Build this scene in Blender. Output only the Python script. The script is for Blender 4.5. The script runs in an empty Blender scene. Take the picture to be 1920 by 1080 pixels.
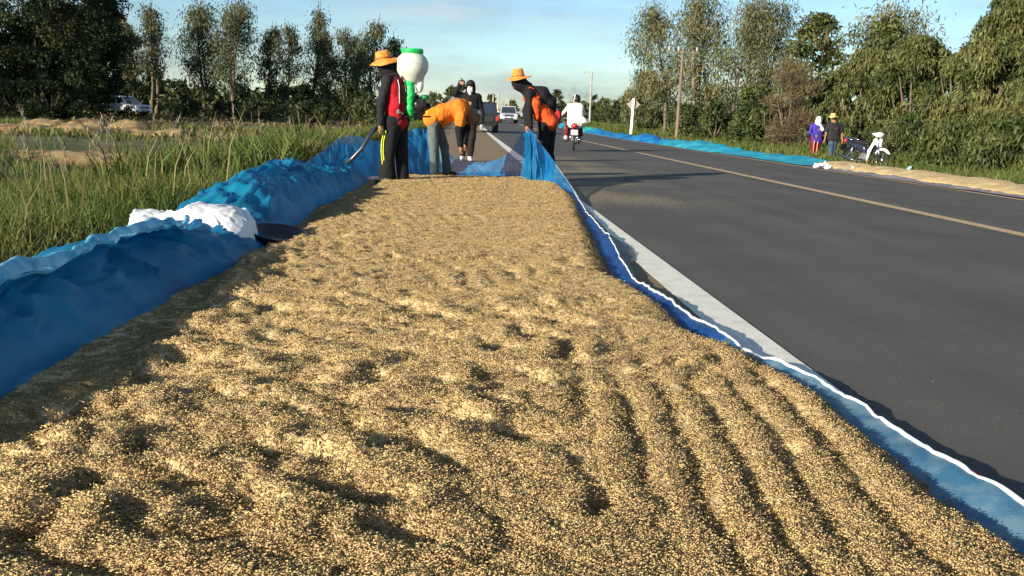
import bpy, math, random
import numpy as np
from mathutils import Vector, Matrix

random.seed(7)
RNG = np.random.default_rng(11)
SC = bpy.context.scene
COL = SC.collection
R = math.radians

# ------------------------------------------------------------------ camera
FPX, CAMH = 1750.0, 0.93
VPX, VPY, ROLL = 875.0, 217.5, 0.035


def _n(v):
    v = np.array(v, float)
    return v / np.linalg.norm(v)


_u0, _v0 = (VPX - 960) / FPX, (540 - VPY) / FPX
YC = _n((_u0, _v0, -1))                                   # road direction, in camera axes
_r2 = _n((_u0 + 1, _v0 - ROLL, -1))
ZC = _n(np.cross(_r2, YC))
if ZC[1] < 0:
    ZC = -ZC
XC = np.cross(YC, ZC)
C2W = np.array([XC, YC, ZC])                              # rows: world axes in camera coordinates
cam_d = bpy.data.cameras.new('camera')
cam = bpy.data.objects.new('camera', cam_d)
COL.objects.link(cam)
cam_d.sensor_width = 36
cam_d.lens = 36 * FPX / 1920
cam_d.clip_start, cam_d.clip_end = 0.1, 3000
_m = Matrix([list(r) for r in C2W]).to_4x4()
_m.translation = (0, 0, CAMH)
cam.matrix_world = _m
SC.camera = cam


def ray(px, py):
    return C2W @ np.array([(px - 960) / FPX, (540 - py) / FPX, -1.0])


def P(px, py, z=0.0):
    """point at height z seen at a place of the survey photograph"""
    d = ray(px, py)
    t = (z - CAMH) / d[2]
    return np.array([d[0] * t, d[1] * t, z])


def PD(px, py, Y):
    d = ray(px, py)
    t = Y / d[1]
    return np.array([d[0] * t, Y, CAMH + d[2] * t])


# ------------------------------------------------------------------ light
SUN_EL, SUN_AZ = R(16), math.atan2(-0.75, -0.66)          # azimuth of the sun, clockwise from +Y
sdir = Vector((math.sin(SUN_AZ) * math.cos(SUN_EL), math.cos(SUN_AZ) * math.cos(SUN_EL), math.sin(SUN_EL)))
sl = bpy.data.lights.new('sun', 'SUN')
sl.energy, sl.angle, sl.color = 5.0, R(0.6), (1.0, 0.90, 0.74)
so = bpy.data.objects.new('sun', sl)
COL.objects.link(so)
so.rotation_euler = (-sdir).to_track_quat('-Z', 'Y').to_euler()

W = bpy.data.worlds.new('World')
SC.world = W
W.use_nodes = True
nt = W.node_tree
nt.nodes.clear()
wo = nt.nodes.new('ShaderNodeOutputWorld')
bg = nt.nodes.new('ShaderNodeBackground')
sky = nt.nodes.new('ShaderNodeTexSky')
sky.sky_type = 'NISHITA'
sky.sun_disc = False
sky.sun_elevation, sky.sun_rotation = SUN_EL, SUN_AZ
sky.air_density, sky.dust_density, sky.ozone_density = 1.0, 0.1, 3.0
bg.inputs['Strength'].default_value = 0.08
tc = nt.nodes.new('ShaderNodeTexCoord')
# clouds: noise on the direction, stretched flat
mp = nt.nodes.new('ShaderNodeMapping')
mp.inputs['Scale'].default_value = (1.0, 1.0, 4.2)
mp.inputs['Location'].default_value = (0.35, 0.1, 0.2)
nz = nt.nodes.new('ShaderNodeTexNoise')
nz.inputs['Scale'].default_value = 3.4
nz.inputs['Detail'].default_value = 6
nz.inputs['Roughness'].default_value = 0.55
cr = nt.nodes.new('ShaderNodeValToRGB')
cr.color_ramp.elements[0].position = 0.44
cr.color_ramp.elements[1].position = 0.72
mixc = nt.nodes.new('ShaderNodeMix')
mixc.data_type = 'RGBA'
nz2 = nt.nodes.new('ShaderNodeTexNoise')
nz2.inputs['Scale'].default_value = 7
nz2.inputs['Detail'].default_value = 5
cr2 = nt.nodes.new('ShaderNodeValToRGB')
cr2.color_ramp.elements[0].color = (1.9, 2.35, 2.7, 1)
cr2.color_ramp.elements[1].color = (4.2, 4.4, 4.6, 1)
cr2.color_ramp.elements[0].position = 0.42
cr2.color_ramp.elements[1].position = 0.66
tint = nt.nodes.new('ShaderNodeMix')
tint.data_type = 'RGBA'
tint.blend_type = 'MULTIPLY'
tint.inputs[0].default_value = 1.0
tint.inputs[7].default_value = (0.95, 1.03, 1.08, 1)
L = nt.links.new
L(tc.outputs['Generated'], mp.inputs['Vector'])
L(mp.outputs[0], nz.inputs['Vector'])
L(mp.outputs[0], nz2.inputs['Vector'])
L(nz.outputs[0], cr.inputs[0])
L(nz2.outputs[0], cr2.inputs[0])
mulf = nt.nodes.new('ShaderNodeMath')
mulf.operation = 'MULTIPLY'
mulf.inputs[1].default_value = 0.85
L(cr.outputs[0], mulf.inputs[0])
L(sky.outputs[0], tint.inputs[6])
L(tint.outputs[2], mixc.inputs[6])
L(cr2.outputs[0], mixc.inputs[7])
L(mulf.outputs[0], mixc.inputs[0])
L(mixc.outputs[2], bg.inputs['Color'])
L(bg.outputs[0], wo.inputs['Surface'])

SC.view_settings.view_transform = 'Standard'
SC.view_settings.look = 'None'
SC.view_settings.gamma = 1
SC.view_settings.exposure = 0.95
SC.cycles.max_bounces = 6
SC.cycles.transparent_max_bounces = 12
SC.cycles.use_adaptive_sampling = True


# ------------------------------------------------------------------ noise
def vnoise(p, seed=0):
    """value noise, p (...,D) with D 2 or 3, result about -1..1"""
    p = np.asarray(p, np.float64)
    D = p.shape[-1]
    i = np.floor(p).astype(np.int64)
    f = p - i
    f = f * f * f * (f * (f * 6 - 15) + 10)
    out = 0
    for c in range(2 ** D):
        o = [(c >> k) & 1 for k in range(D)]
        h = np.full(p.shape[:-1], 374761393 * (seed + 1), np.int64)
        w = 1.0
        for k in range(D):
            h = h ^ ((i[..., k] + o[k]) * (73856093, 19349663, 83492791)[k])
            w = w * (f[..., k] if o[k] else 1 - f[..., k])
        h = (h ^ (h >> 13)) * 1274126177 & 0x7fffffff
        h = (h ^ (h >> 15)) * 668265263 & 0x7fffffff
        out = out + w * ((h >> 7) % 65536 / 32768.0 - 1)
    return out


def fbm(x, y, sc=1.0, octv=4, seed=0, gain=0.5, z=None):
    s, a, t = 0, 1.0, 0
    for o in range(octv):
        q = [x * sc, y * sc] + ([z * sc] if z is not None else [])
        s = s + a * vnoise(np.stack(np.broadcast_arrays(*q), -1), seed + o * 17)
        t += a
        a *= gain
        sc *= 2.03
    return s / t


def sstep(a, b, x):
    t = np.clip((x - a) / (b - a), 0, 1)
    return t * t * (3 - 2 * t)


# ------------------------------------------------------------------ materials
MATS = {}


def mat(name, col, rough=0.8, var=0.15, scale=8.0, bump=0.0, bscale=60.0, metal=0.0, alpha=1.0,
        transl=0.0, coat=0.0, col2=None, island=False, isl=(0.55, 1.5), spec=0.3, mask=(0.4, 0.62), tcol=None):
    if name in MATS:
        return MATS[name]
    m = bpy.data.materials.new(name)
    m.use_nodes = True
    n = m.node_tree
    n.nodes.clear()
    ln = n.links.new
    out = n.nodes.new('ShaderNodeOutputMaterial')
    b = n.nodes.new('ShaderNodeBsdfPrincipled')
    b.inputs['Roughness'].default_value = rough
    b.inputs['Metallic'].default_value = metal
    b.inputs['Specular IOR Level'].default_value = spec
    b.inputs['Coat Weight'].default_value = coat
    b.inputs['Coat Roughness'].default_value = 0.08
    t = n.nodes.new('ShaderNodeTexCoord')
    nz = n.nodes.new('ShaderNodeTexNoise')
    nz.inputs['Scale'].default_value = scale
    nz.inputs['Detail'].default_value = 5
    ln(t.outputs['Object'], nz.inputs['Vector'])
    cr = n.nodes.new('ShaderNodeValToRGB')
    cr.color_ramp.elements[0].position, cr.color_ramp.elements[1].position = mask
    c2 = col2 if col2 else tuple(min(1, c * (1 + var)) for c in col)
    c1 = col if col2 else tuple(c * (1 - var) for c in col)
    cr.color_ramp.elements[0].color = (*c1, 1)
    cr.color_ramp.elements[1].color = (*c2, 1)
    ln(nz.outputs[0], cr.inputs[0])
    csock = cr.outputs[0]
    if island:
        g = n.nodes.new('ShaderNodeNewGeometry')
        hs = n.nodes.new('ShaderNodeHueSaturation')
        mr = n.nodes.new('ShaderNodeMapRange')
        mr.inputs[3].default_value, mr.inputs[4].default_value = isl
        mh = n.nodes.new('ShaderNodeMapRange')
        mh.inputs[3].default_value, mh.inputs[4].default_value = 0.475, 0.515
        ln(g.outputs['Random Per Island'], mr.inputs[0])
        ln(g.outputs['Random Per Island'], mh.inputs[0])
        ln(mr.outputs[0], hs.inputs['Value'])
        ln(mh.outputs[0], hs.inputs['Hue'])
        ln(csock, hs.inputs['Color'])
        csock = hs.outputs[0]
    ln(csock, b.inputs['Base Color'])
    if bump:
        nb = n.nodes.new('ShaderNodeTexNoise')
        nb.inputs['Scale'].default_value = bscale
        nb.inputs['Detail'].default_value = 4
        ln(t.outputs['Object'], nb.inputs['Vector'])
        bp = n.nodes.new('ShaderNodeBump')
        bp.inputs['Strength'].default_value = bump
        bp.inputs['Distance'].default_value = 0.01
        ln(nb.outputs[0], bp.inputs['Height'])
        ln(bp.outputs[0], b.inputs['Normal'])
    sh = b.outputs[0]
    if transl:
        tr = n.nodes.new('ShaderNodeBsdfTranslucent')
        if tcol:
            tr.inputs['Color'].default_value = (*tcol, 1)
        else:
            ln(csock, tr.inputs['Color'])
        mx = n.nodes.new('ShaderNodeMixShader')
        mx.inputs[0].default_value = transl
        ln(sh, mx.inputs[1])
        ln(tr.outputs[0], mx.inputs[2])
        sh = mx.outputs[0]
    if alpha < 1:
        tp = n.nodes.new('ShaderNodeBsdfTransparent')
        mx = n.nodes.new('ShaderNodeMixShader')
        mx.inputs[0].default_value = alpha
        ln(tp.outputs[0], mx.inputs[1])
        ln(sh, mx.inputs[2])
        sh = mx.outputs[0]
    ln(sh, out.inputs['Surface'])
    MATS[name] = m
    return m


# ------------------------------------------------------------------ mesh helpers
def mesh_np(name, V, F, smooth=True):
    V = np.asarray(V, np.float32)
    me = bpy.data.meshes.new(name)
    if isinstance(F, np.ndarray):
        k = F.shape[1]
        me.vertices.add(len(V))
        me.vertices.foreach_set('co', V.ravel())
        me.loops.add(F.size)
        me.loops.foreach_set('vertex_index', F.astype(np.int32).ravel())
        me.polygons.add(len(F))
        me.polygons.foreach_set('loop_start', np.arange(0, F.size, k, dtype=np.int32))
        me.update(calc_edges=True)
    else:
        me.from_pydata([tuple(v) for v in V.tolist()], [], F)
        me.update()
    if smooth:
        me.polygons.foreach_set('use_smooth', np.ones(len(me.polygons), bool))
    return me


def obj(name, me, m=None, parent=None, label=None, cat=None, group=None, kind=None, loc=None, rz=None):
    o = bpy.data.objects.new(name, me)
    COL.objects.link(o)
    if m is not None and me is not None and not me.materials:
        me.materials.append(m)
    if parent:
        o.parent = parent
    tag(o, label, cat, group, kind)
    if loc is not None:
        o.location = tuple(float(c) for c in loc)
    if rz is not None:
        o.rotation_euler[2] = rz
    return o


def tag(o, label=None, cat=None, group=None, kind=None):
    for k, v in (('label', label), ('category', cat), ('group', group), ('kind', kind)):
        if v:
            o[k] = v
    return o


def root(name, loc, label, cat, group=None, rz=0.0):
    o = obj(name, None, label=label, cat=cat, group=group, loc=loc)
    o.rotation_euler[2] = rz
    o.empty_display_size = 0.1
    return o


def copy_tree(o, parent=None, **kw):
    c = o.copy()
    COL.objects.link(c)
    c.parent = parent
    for k in kw:
        c[k] = kw[k]
    for ch in list(o.children):
        copy_tree(ch, c)
    return c


class MB:
    """collects simple shapes into one mesh"""

    def __init__(self):
        self.V, self.F = [], []

    def add(self, V, F):
        n = len(self.V)
        self.V += [tuple(float(c) for c in v) for v in V]
        self.F += [tuple(i + n for i in f) for f in F]
        return self

    def box(self, c, s, rz=0.0, ry=0.0, taper=1.0):
        V = []
        for sz in (-1, 1):
            t = taper if sz > 0 else 1.0
            for sx, sy in ((-1, -1), (1, -1), (1, 1), (-1, 1)):
                x, y, z = sx * s[0] / 2 * t, sy * s[1] / 2 * t, sz * s[2] / 2
                x, z = x * math.cos(ry) + z * math.sin(ry), -x * math.sin(ry) + z * math.cos(ry)
                x, y = x * math.cos(rz) - y * math.sin(rz), x * math.sin(rz) + y * math.cos(rz)
                V.append((c[0] + x, c[1] + y, c[2] + z))
        return self.add(V, [(3, 2, 1, 0), (4, 5, 6, 7), (0, 1, 5, 4), (1, 2, 6, 5), (2, 3, 7, 6), (3, 0, 4, 7)])

    def tube(self, pts, r, n=8, cap=True):
        pts = [np.array(p, float) for p in pts]
        rs = r if hasattr(r, '__len__') else [r] * len(pts)
        V, F = [], []
        up = None
        for i, p in enumerate(pts):
            d = pts[min(i + 1, len(pts) - 1)] - pts[max(i - 1, 0)]
            d = d / (np.linalg.norm(d) + 1e-9)
            if up is None:
                up = np.array((0, 0, 1.0)) if abs(d[2]) < 0.9 else np.array((1.0, 0, 0))
            a = np.cross(d, up)
            a /= np.linalg.norm(a) + 1e-9
            b = np.cross(d, a)
            up = -b if np.dot(-b, up) > 0 else b
            b = np.cross(d, a)
            for k in range(n):
                t = 2 * math.pi * k / n
                V.append(p + rs[i] * (math.cos(t) * a + math.sin(t) * b))
        for i in range(len(pts) - 1):
            for k in range(n):
                F.append((i * n + k, i * n + (k + 1) % n, (i + 1) * n + (k + 1) % n, (i + 1) * n + k))
        if cap:
            F.append(tuple(range(n - 1, -1, -1)))
            F.append(tuple((len(pts) - 1) * n + k for k in range(n)))
        return self.add(V, F)

    def lathe(self, prof, c=(0, 0, 0), n=20, axis='z'):
        V, F = [], []
        for r_, h in prof:
            for k in range(n):
                t = 2 * math.pi * k / n
                if axis == 'z':
                    V.append((c[0] + r_ * math.cos(t), c[1] + r_ * math.sin(t), c[2] + h))
                else:
                    V.append((c[0] + r_ * math.cos(t), c[1] + h, c[2] + r_ * math.sin(t)))
        for i in range(len(prof) - 1):
            for k in range(n):
                F.append((i * n + k, i * n + (k + 1) % n, (i + 1) * n + (k + 1) % n, (i + 1) * n + k))
        F.append(tuple(range(n - 1, -1, -1)))
        F.append(tuple((len(prof) - 1) * n + k for k in range(n)))
        return self.add(V, F)

    def torus(self, c, R0, r0, n=32, m=8, axis='y'):
        V, F = [], []
        for i in range(n):
            a = 2 * math.pi * i / n
            for j in range(m):
                b = 2 * math.pi * j / m
                rr = R0 + r0 * math.cos(b)
                V.append((c[0] + rr * math.cos(a), c[1] + r0 * math.sin(b), c[2] + rr * math.sin(a)))
        for i in range(n):
            for j in range(m):
                F.append((i * m + j, ((i + 1) % n) * m + j, ((i + 1) % n) * m + (j + 1) % m, i * m + (j + 1) % m))
        return self.add(V, F)

    def prism(self, poly, y0, y1, inset=0.0):
        """polygon in x,z extruded along y; inset narrows the second half"""
        n = len(poly)
        V = [(x, y0, z) for x, z in poly] + [(x, y1, z) for x, z in poly]
        F = [tuple(range(n)), tuple(range(2 * n - 1, n - 1, -1))]
        F += [(i, n + i, n + (i + 1) % n, (i + 1) % n) for i in range(n)]
        return self.add(V, F)

    def build(self, name, m, parent=None, smooth=False, bevel=0.0, **kw):
        me = mesh_np(name, self.V, self.F, smooth)
        if bevel:
            import bmesh
            bm = bmesh.new()
            bm.from_mesh(me)
            bmesh.ops.recalc_face_normals(bm, faces=bm.faces)
            es = [e for e in bm.edges if len(e.link_faces) == 2 and e.calc_face_angle(0) > 0.5]
            bmesh.ops.bevel(bm, geom=es, offset=bevel, segments=2, affect='EDGES', clamp_overlap=True)
            bm.to_mesh(me)
            bm.free()
            me.polygons.foreach_set('use_smooth', np.zeros(len(me.polygons), bool))
        return obj(name, me, m, parent, **kw)


def grid_mesh(name, X, Y, Z, keep=None, smooth=True):
    nr, nc = X.shape
    V = np.stack([X, Y, Z], -1).reshape(-1, 3)
    idx = np.arange(nr * nc).reshape(nr, nc)
    F = np.stack([idx[:-1, :-1], idx[:-1, 1:], idx[1:, 1:], idx[1:, :-1]], -1).reshape(-1, 4)
    if keep is not None:
        k = (keep[:-1, :-1] & keep[:-1, 1:] & keep[1:, 1:] & keep[1:, :-1]).ravel()
        F = F[k]
        used = np.unique(F)
        mp_ = np.full(len(V), -1)
        mp_[used] = np.arange(len(used))
        V, F = V[used], mp_[F]
    return mesh_np(name, V, F, smooth)


# ------------------------------------------------------------------ implicit bodies (one continuous surface)
class Blob:
    def __init__(self, lo, hi, res):
        self.lo, self.res = np.array(lo, float), res
        self.n = np.ceil((np.array(hi, float) - self.lo) / res).astype(int) + 1
        self.F = np.full(self.n, 0.5, np.float32)

    def _sub(self, lo, hi):
        a = np.clip(np.floor((lo - self.lo) / self.res).astype(int), 0, self.n - 1)
        b = np.clip(np.ceil((hi - self.lo) / self.res).astype(int) + 1, 1, self.n)
        if (b <= a).any():
            return None, None
        ax = [self.lo[i] + self.res * np.arange(a[i], b[i]) for i in range(3)]
        return tuple(slice(a[i], b[i]) for i in range(3)), np.stack(np.meshgrid(*ax, indexing='ij'), -1)

    def _mix(self, s, d, k, cut=False):
        o = self.F[s]
        if cut:
            self.F[s] = np.maximum(o, -d)
            return
        if k > 0:
            h = np.clip(0.5 + 0.5 * (o - d) / k, 0, 1)
            self.F[s] = o + (d - o) * h - k * h * (1 - h)
        else:
            self.F[s] = np.minimum(o, d)

    def cone(self, a, b, ra, rb=None, k=0.03, sq=None):
        rb = ra if rb is None else rb
        a, b = np.array(a, float), np.array(b, float)
        m = max(ra, rb) * (1.6 if sq else 1) + k + 2 * self.res
        s, p = self._sub(np.minimum(a, b) - m, np.maximum(a, b) + m)
        if s is None:
            return self
        d = b - a
        q = p - a
        t = np.clip((q @ d) / (d @ d + 1e-12), 0, 1)
        w = q - t[..., None] * d
        if sq is not None:
            w = w / np.array(sq)
        self._mix(s, np.linalg.norm(w, axis=-1) - (ra + (rb - ra) * t), k)
        return self

    def ell(self, c, r, k=0.02, rz=0.0, ry=0.0, cut=False):
        c, r = np.array(c, float), np.array(r, float)
        m = r.max() + k + 2 * self.res
        s, p = self._sub(c - m, c + m)
        if s is None:
            return self
        q = p - c
        if ry:
            x, z = q[..., 0].copy(), q[..., 2].copy()
            q[..., 0], q[..., 2] = x * math.cos(ry) - z * math.sin(ry), x * math.sin(ry) + z * math.cos(ry)
        if rz:
            x, y = q[..., 0].copy(), q[..., 1].copy()
            q[..., 0], q[..., 1] = x * math.cos(rz) + y * math.sin(rz), -x * math.sin(rz) + y * math.cos(rz)
        l = np.linalg.norm(q / r, axis=-1)
        l2 = np.linalg.norm(q / (r * r), axis=-1) + 1e-6
        self._mix(s, l * (l - 1) / l2, k, cut)
        return self

    def rough(self, amp, sc, seed=0, st=(1, 1, 1)):
        ax = [self.lo[i] + self.res * np.arange(self.n[i]) for i in range(3)]
        m = np.abs(self.F) < amp * 4 + self.res * 2
        ii = np.argwhere(m)
        p = self.lo + ii * self.res
        self.F[m] += (amp * fbm(p[:, 0] * st[0], p[:, 1] * st[1], sc, 3, seed, z=p[:, 2] * st[2])).astype(np.float32)
        return self

    def floor(self, z):
        zz = self.lo[2] + self.res * np.arange(self.n[2])
        self.F = np.maximum(self.F, (z - zz)[None, None, :].astype(np.float32))
        return self

    def mesh(self, name):
        F = self.F
        S = F < 0
        nx, ny, nz = F.shape
        cnt = np.zeros((nx - 1, ny - 1, nz - 1), np.int8)
        for dx in (0, 1):
            for dy in (0, 1):
                for dz in (0, 1):
                    cnt += S[dx:nx - 1 + dx, dy:ny - 1 + dy, dz:nz - 1 + dz]
        act = (cnt > 0) & (cnt < 8)
        ijk = np.argwhere(act)
        vid = np.full(act.shape, -1, np.int64)
        vid[act] = np.arange(len(ijk))
        acc = np.zeros((len(ijk), 3))
        num = np.zeros(len(ijk))
        corners = [(a, b, c) for a in (0, 1) for b in (0, 1) for c in (0, 1)]
        val = {c: F[ijk[:, 0] + c[0], ijk[:, 1] + c[1], ijk[:, 2] + c[2]] for c in corners}
        for c in corners:
            for ax in range(3):
                if c[ax] == 0:
                    e = list(c)
                    e[ax] = 1
                    e = tuple(e)
                    f0, f1 = val[c], val[e]
                    x = (f0 < 0) != (f1 < 0)
                    t = np.where(x, f0 / np.where(x, f0 - f1, 1), 0)
                    pt = np.tile(np.array(c, float), (len(ijk), 1))
                    pt[:, ax] += t
                    acc += pt * x[:, None]
                    num += x
        V = self.lo + (ijk + acc / np.maximum(num, 1)[:, None]) * self.res
        Q = []
        for ax in range(3):
            s0 = [slice(1, -1)] * 3
            s1 = [slice(1, -1)] * 3
            s0[ax] = slice(0, -1)
            s1[ax] = slice(1, None)
            A, B = S[tuple(s0)], S[tuple(s1)]
            for flip, mm in ((False, A & ~B), (True, ~A & B)):
                e = np.argwhere(mm)
                if not len(e):
                    continue
                e = e + np.array([0 if i == ax else 1 for i in range(3)])
                b1, b2 = (ax + 1) % 3, (ax + 2) % 3
                qs = []
                for o1, o2 in ((-1, -1), (0, -1), (0, 0), (-1, 0)):
                    g = e.copy()
                    g[:, b1] += o1
                    g[:, b2] += o2
                    qs.append(vid[g[:, 0], g[:, 1], g[:, 2]])
                q = np.stack(qs, -1)
                Q.append(q[:, ::-1] if flip else q)
        Q = np.concatenate(Q)
        Q = Q[(Q >= 0).all(1)]
        return mesh_np(name, V, Q)
# ================================================================== terrain
def rz(y):
    """the road climbs very slightly far ahead"""
    return 0.6 * sstep(45, 140, np.asarray(y, float))


def ground_z(x, y):
    x, y = np.asarray(x, float), np.asarray(y, float)
    z = rz(y) - 0.03
    left = sstep(-2.0, -7.5, x) * -0.42 + 0.06 * sstep(-1.9, -2.4, x) * sstep(-4, -2.6, x)
    ditch = -0.5 * np.exp(-(((x + 8.0 + 0.18 * (y - 20)) / 2.6) ** 2)) * sstep(12, 16, y) * sstep(40, 27, y)
    right = sstep(9.6, 11.5, x) * -0.16 - 0.25 * sstep(12, 17, x)
    bumps = fbm(x, y, 0.35, 3, 5) * 0.12 * (sstep(-3, -6, x) + sstep(11, 15, x))
    far = sstep(150, 500, np.hypot(x, y)) * 0.5
    return z + left + ditch + right + bumps + far


def spaced(lo, hi, near, fine, coarse_mul=1.09):
    out = [near[0]]
    while out[-1] < near[1]:
        out.append(out[-1] + fine)
    s = fine
    while out[-1] < hi:
        s *= coarse_mul
        out.append(out[-1] + s)
    s = fine
    while out[0] > lo:
        s *= coarse_mul
        out.insert(0, out[0] - s)
    return np.array(out)


gx = spaced(-900, 900, (-14, 18), 0.35)
gy = spaced(-60, 1500, (1, 45), 0.5, 1.07)
GX, GY = np.meshgrid(gx, gy)
m_ground = mat('ground_grass', (0.055, 0.075, 0.018), 0.95, scale=0.55, col2=(0.20, 0.14, 0.065), bump=0.6, bscale=5, mask=(0.42, 0.66))
ground = obj('ground', grid_mesh('ground', GX, GY, ground_z(GX, GY)), m_ground, kind='structure',
             label='flat grassy ground with patches of bare earth')


def strip(name, x0, x1, y0, y1, lift, m, step=2.0, nx=2, **kw):
    ys = np.arange(y0, y1 + step * 0.99, step)
    ys[-1] = y1
    xs = np.linspace(x0, x1, nx)
    X, Y = np.meshgrid(xs, ys)
    return obj(name, grid_mesh(name, X, Y, rz(Y) + lift), m, **kw)


def asphalt_mat():
    m = mat('asphalt', (0.078, 0.073, 0.064), 0.85, scale=0.8, col2=(0.094, 0.088, 0.077), bump=0.5, bscale=160, spec=0.25)
    n = m.node_tree
    ln = n.links.new
    b = [q for q in n.nodes if q.type == 'BSDF_PRINCIPLED'][0]
    old = b.inputs['Base Color'].links[0].from_socket
    t = [q for q in n.nodes if q.type == 'TEX_COORD'][0]
    # spilt grain: fine pale flecks, dense beside the workers
    v = n.nodes.new('ShaderNodeTexNoise')
    v.inputs['Scale'].default_value = 42
    v.inputs['Detail'].default_value = 2
    ln(t.outputs['Object'], v.inputs['Vector'])
    pn = n.nodes.new('ShaderNodeTexNoise')
    pn.inputs['Scale'].default_value = 0.5
    ln(t.outputs['Object'], pn.inputs['Vector'])
    sep = n.nodes.new('ShaderNodeSeparateXYZ')
    ln(t.outputs['Object'], sep.inputs[0])

    def mrange(src, a, b2, c, d):
        q = n.nodes.new('ShaderNodeMapRange')
        q.interpolation_type = 'SMOOTHSTEP'
        for i, val in enumerate((a, b2, c, d)):
            q.inputs[i + 1].default_value = val
        ln(src, q.inputs[0])
        return q.outputs[0]

    def mm(op, a, b2):
        q = n.nodes.new('ShaderNodeMath')
        q.operation = op
        for i, s in enumerate((a, b2)):
            if isinstance(s, float):
                q.inputs[i].default_value = s
            else:
                ln(s, q.inputs[i])
        return q.outputs[0]
    nearx = mrange(sep.outputs[0], 2.0, 5.0, 1.0, 0.0)
    ya = mrange(sep.outputs[1], 8.5, 12.0, 0.0, 1.0)
    yb = mrange(sep.outputs[1], 19.0, 32.0, 1.0, 0.15)
    zone = mm('MULTIPLY', nearx, mm('MULTIPLY', ya, yb))
    pat = mrange(pn.outputs[0], 0.3, 0.6, 0.2, 1.0)
    dens = mm('MULTIPLY', zone, pat)
    thr = mm('SUBTRACT', 0.715, mm('MULTIPLY', dens, 0.24))
    fl = mm('MULTIPLY', mm('SUBTRACT', v.outputs[0], thr), 30.0)
    cl = n.nodes.new('ShaderNodeClamp')
    ln(fl, cl.inputs[0])
    mx = n.nodes.new('ShaderNodeMix')
    mx.data_type = 'RGBA'
    ln(mm('MULTIPLY', cl.outputs[0], 0.8), mx.inputs[0])
    ln(old, mx.inputs[6])
    mx.inputs[7].default_value = (0.36, 0.29, 0.15, 1)
    # faint wheel tracks and stains
    st = n.nodes.new('ShaderNodeTexNoise')
    mpn = n.nodes.new('ShaderNodeMapping')
    mpn.inputs['Scale'].default_value = (1.6, 0.05, 1)
    ln(t.outputs['Object'], mpn.inputs[0])
    ln(mpn.outputs[0], st.inputs['Vector'])
    st.inputs['Scale'].default_value = 1.4
    mu = n.nodes.new('ShaderNodeMix')
    mu.data_type = 'RGBA'
    mu.blend_type = 'MULTIPLY'
    mu.inputs[0].default_value = 1
    ln(mx.outputs[2], mu.inputs[6])
    g = mrange(st.outputs[0], 0.3, 0.7, 0.88, 1.08)
    cb = n.nodes.new('ShaderNodeCombineColor')
    for i in range(3):
        ln(g, cb.inputs[i])
    ln(cb.outputs[0], mu.inputs[7])
    ln(mu.outputs[2], b.inputs['Base Color'])
    return m


m_paint = mat('road_paint', (0.58, 0.56, 0.47), 0.7, scale=9, col2=(0.70, 0.68, 0.58), bump=0.3, bscale=120, mask=(0.3, 0.55))
m_paint_old = mat('worn_paint', (0.36, 0.24, 0.13), 0.8, scale=14, col2=(0.48, 0.34, 0.20), bump=0.3, bscale=120, mask=(0.3, 0.6))
m_shoulder = mat('shoulder_dust', (0.19, 0.135, 0.075), 0.9, scale=2.5, col2=(0.25, 0.18, 0.10), bump=0.5, bscale=150)
XE = 1.466 * CAMH                                             # outer face of the near edge line
XM = 5.71 * CAMH
XR = 8.95 * CAMH
road = strip('road', -2.1, XR + 0.55, -6, 420, 0.0, asphalt_mat(), kind='structure', label='straight grey asphalt road')
strip('road_shoulder', -2.05, XE - 0.2, -6, 420, 0.004, m_shoulder, kind='structure', label='dusty brown paved shoulder')
strip('edge_line', XE - 0.21, XE, -6, 400, 0.008, m_paint, kind='structure', label='wide white edge line painted on the road')
for a, b_ in ((-6, 29.0), (30.2, 52), (58, 80), (86, 110), (116, 150), (156, 400)):
    strip('centre_line', XM - 0.09, XM + 0.09, a, b_, 0.004, m_paint_old, kind='structure', label='worn centre line of the road')
strip('far_edge_line', XR - 0.22, XR - 0.1, -6, 400, 0.004, m_paint_old, kind='structure', label='worn line along the far edge of the road')

# ================================================================== rice spread on the near shoulder
pix = [(1052, 346), (1058, 356), (1078, 371), (1094, 404), (1107, 429), (1130, 477), (1158, 527), (1207, 549), (1239, 571),
       (1288, 608), (1293, 626), (1324, 640), (1390, 664), (1412, 668), (1459, 697), (1507, 720), (1556, 747), (1591, 778),
       (1622, 809), (1684, 853), (1738, 902), (1827, 973), (1920, 1033), (2100, 1150)]
bd = np.array([P(x, y, 0.03)[:2] for x, y in pix])
o_ = np.argsort(bd[:, 1])
GR_Y, GR_X = bd[o_, 1], bd[o_, 0]
selv_pix = [(1068, 352), (1088, 376), (1100, 395), (1122, 420), (1141, 439), (1151, 461), (1166, 486), (1192, 521), (1226, 543),
            (1264, 568), (1302, 596), (1343, 618), (1390, 647), (1428, 665), (1469, 675), (1530, 702), (1591, 738), (1644, 771), (1729, 827),
            (1800, 871), (1867, 913), (1920, 947), (2060, 1050), (2200, 1150)]
sv = np.array([P(x, y, 0.06)[:2] for x, y in selv_pix])
o_ = np.argsort(sv[:, 1])
SV_Y, SV_X = sv[o_, 1], sv[o_, 0]
lf = [(0, 760), (60, 742), (150, 715), (240, 690), (270, 640), (360, 598), (385, 560), (412, 515), (440, 488), (520, 465), (560, 432),
      (610, 398), (665, 368), (700, 350), (712, 340)]
bl = np.array([P(x, y, 0.04)[:2] for x, y in lf])
o_ = np.argsort(bl[:, 1])
GL_Y, GL_X = bl[o_, 1], bl[o_, 0]
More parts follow.
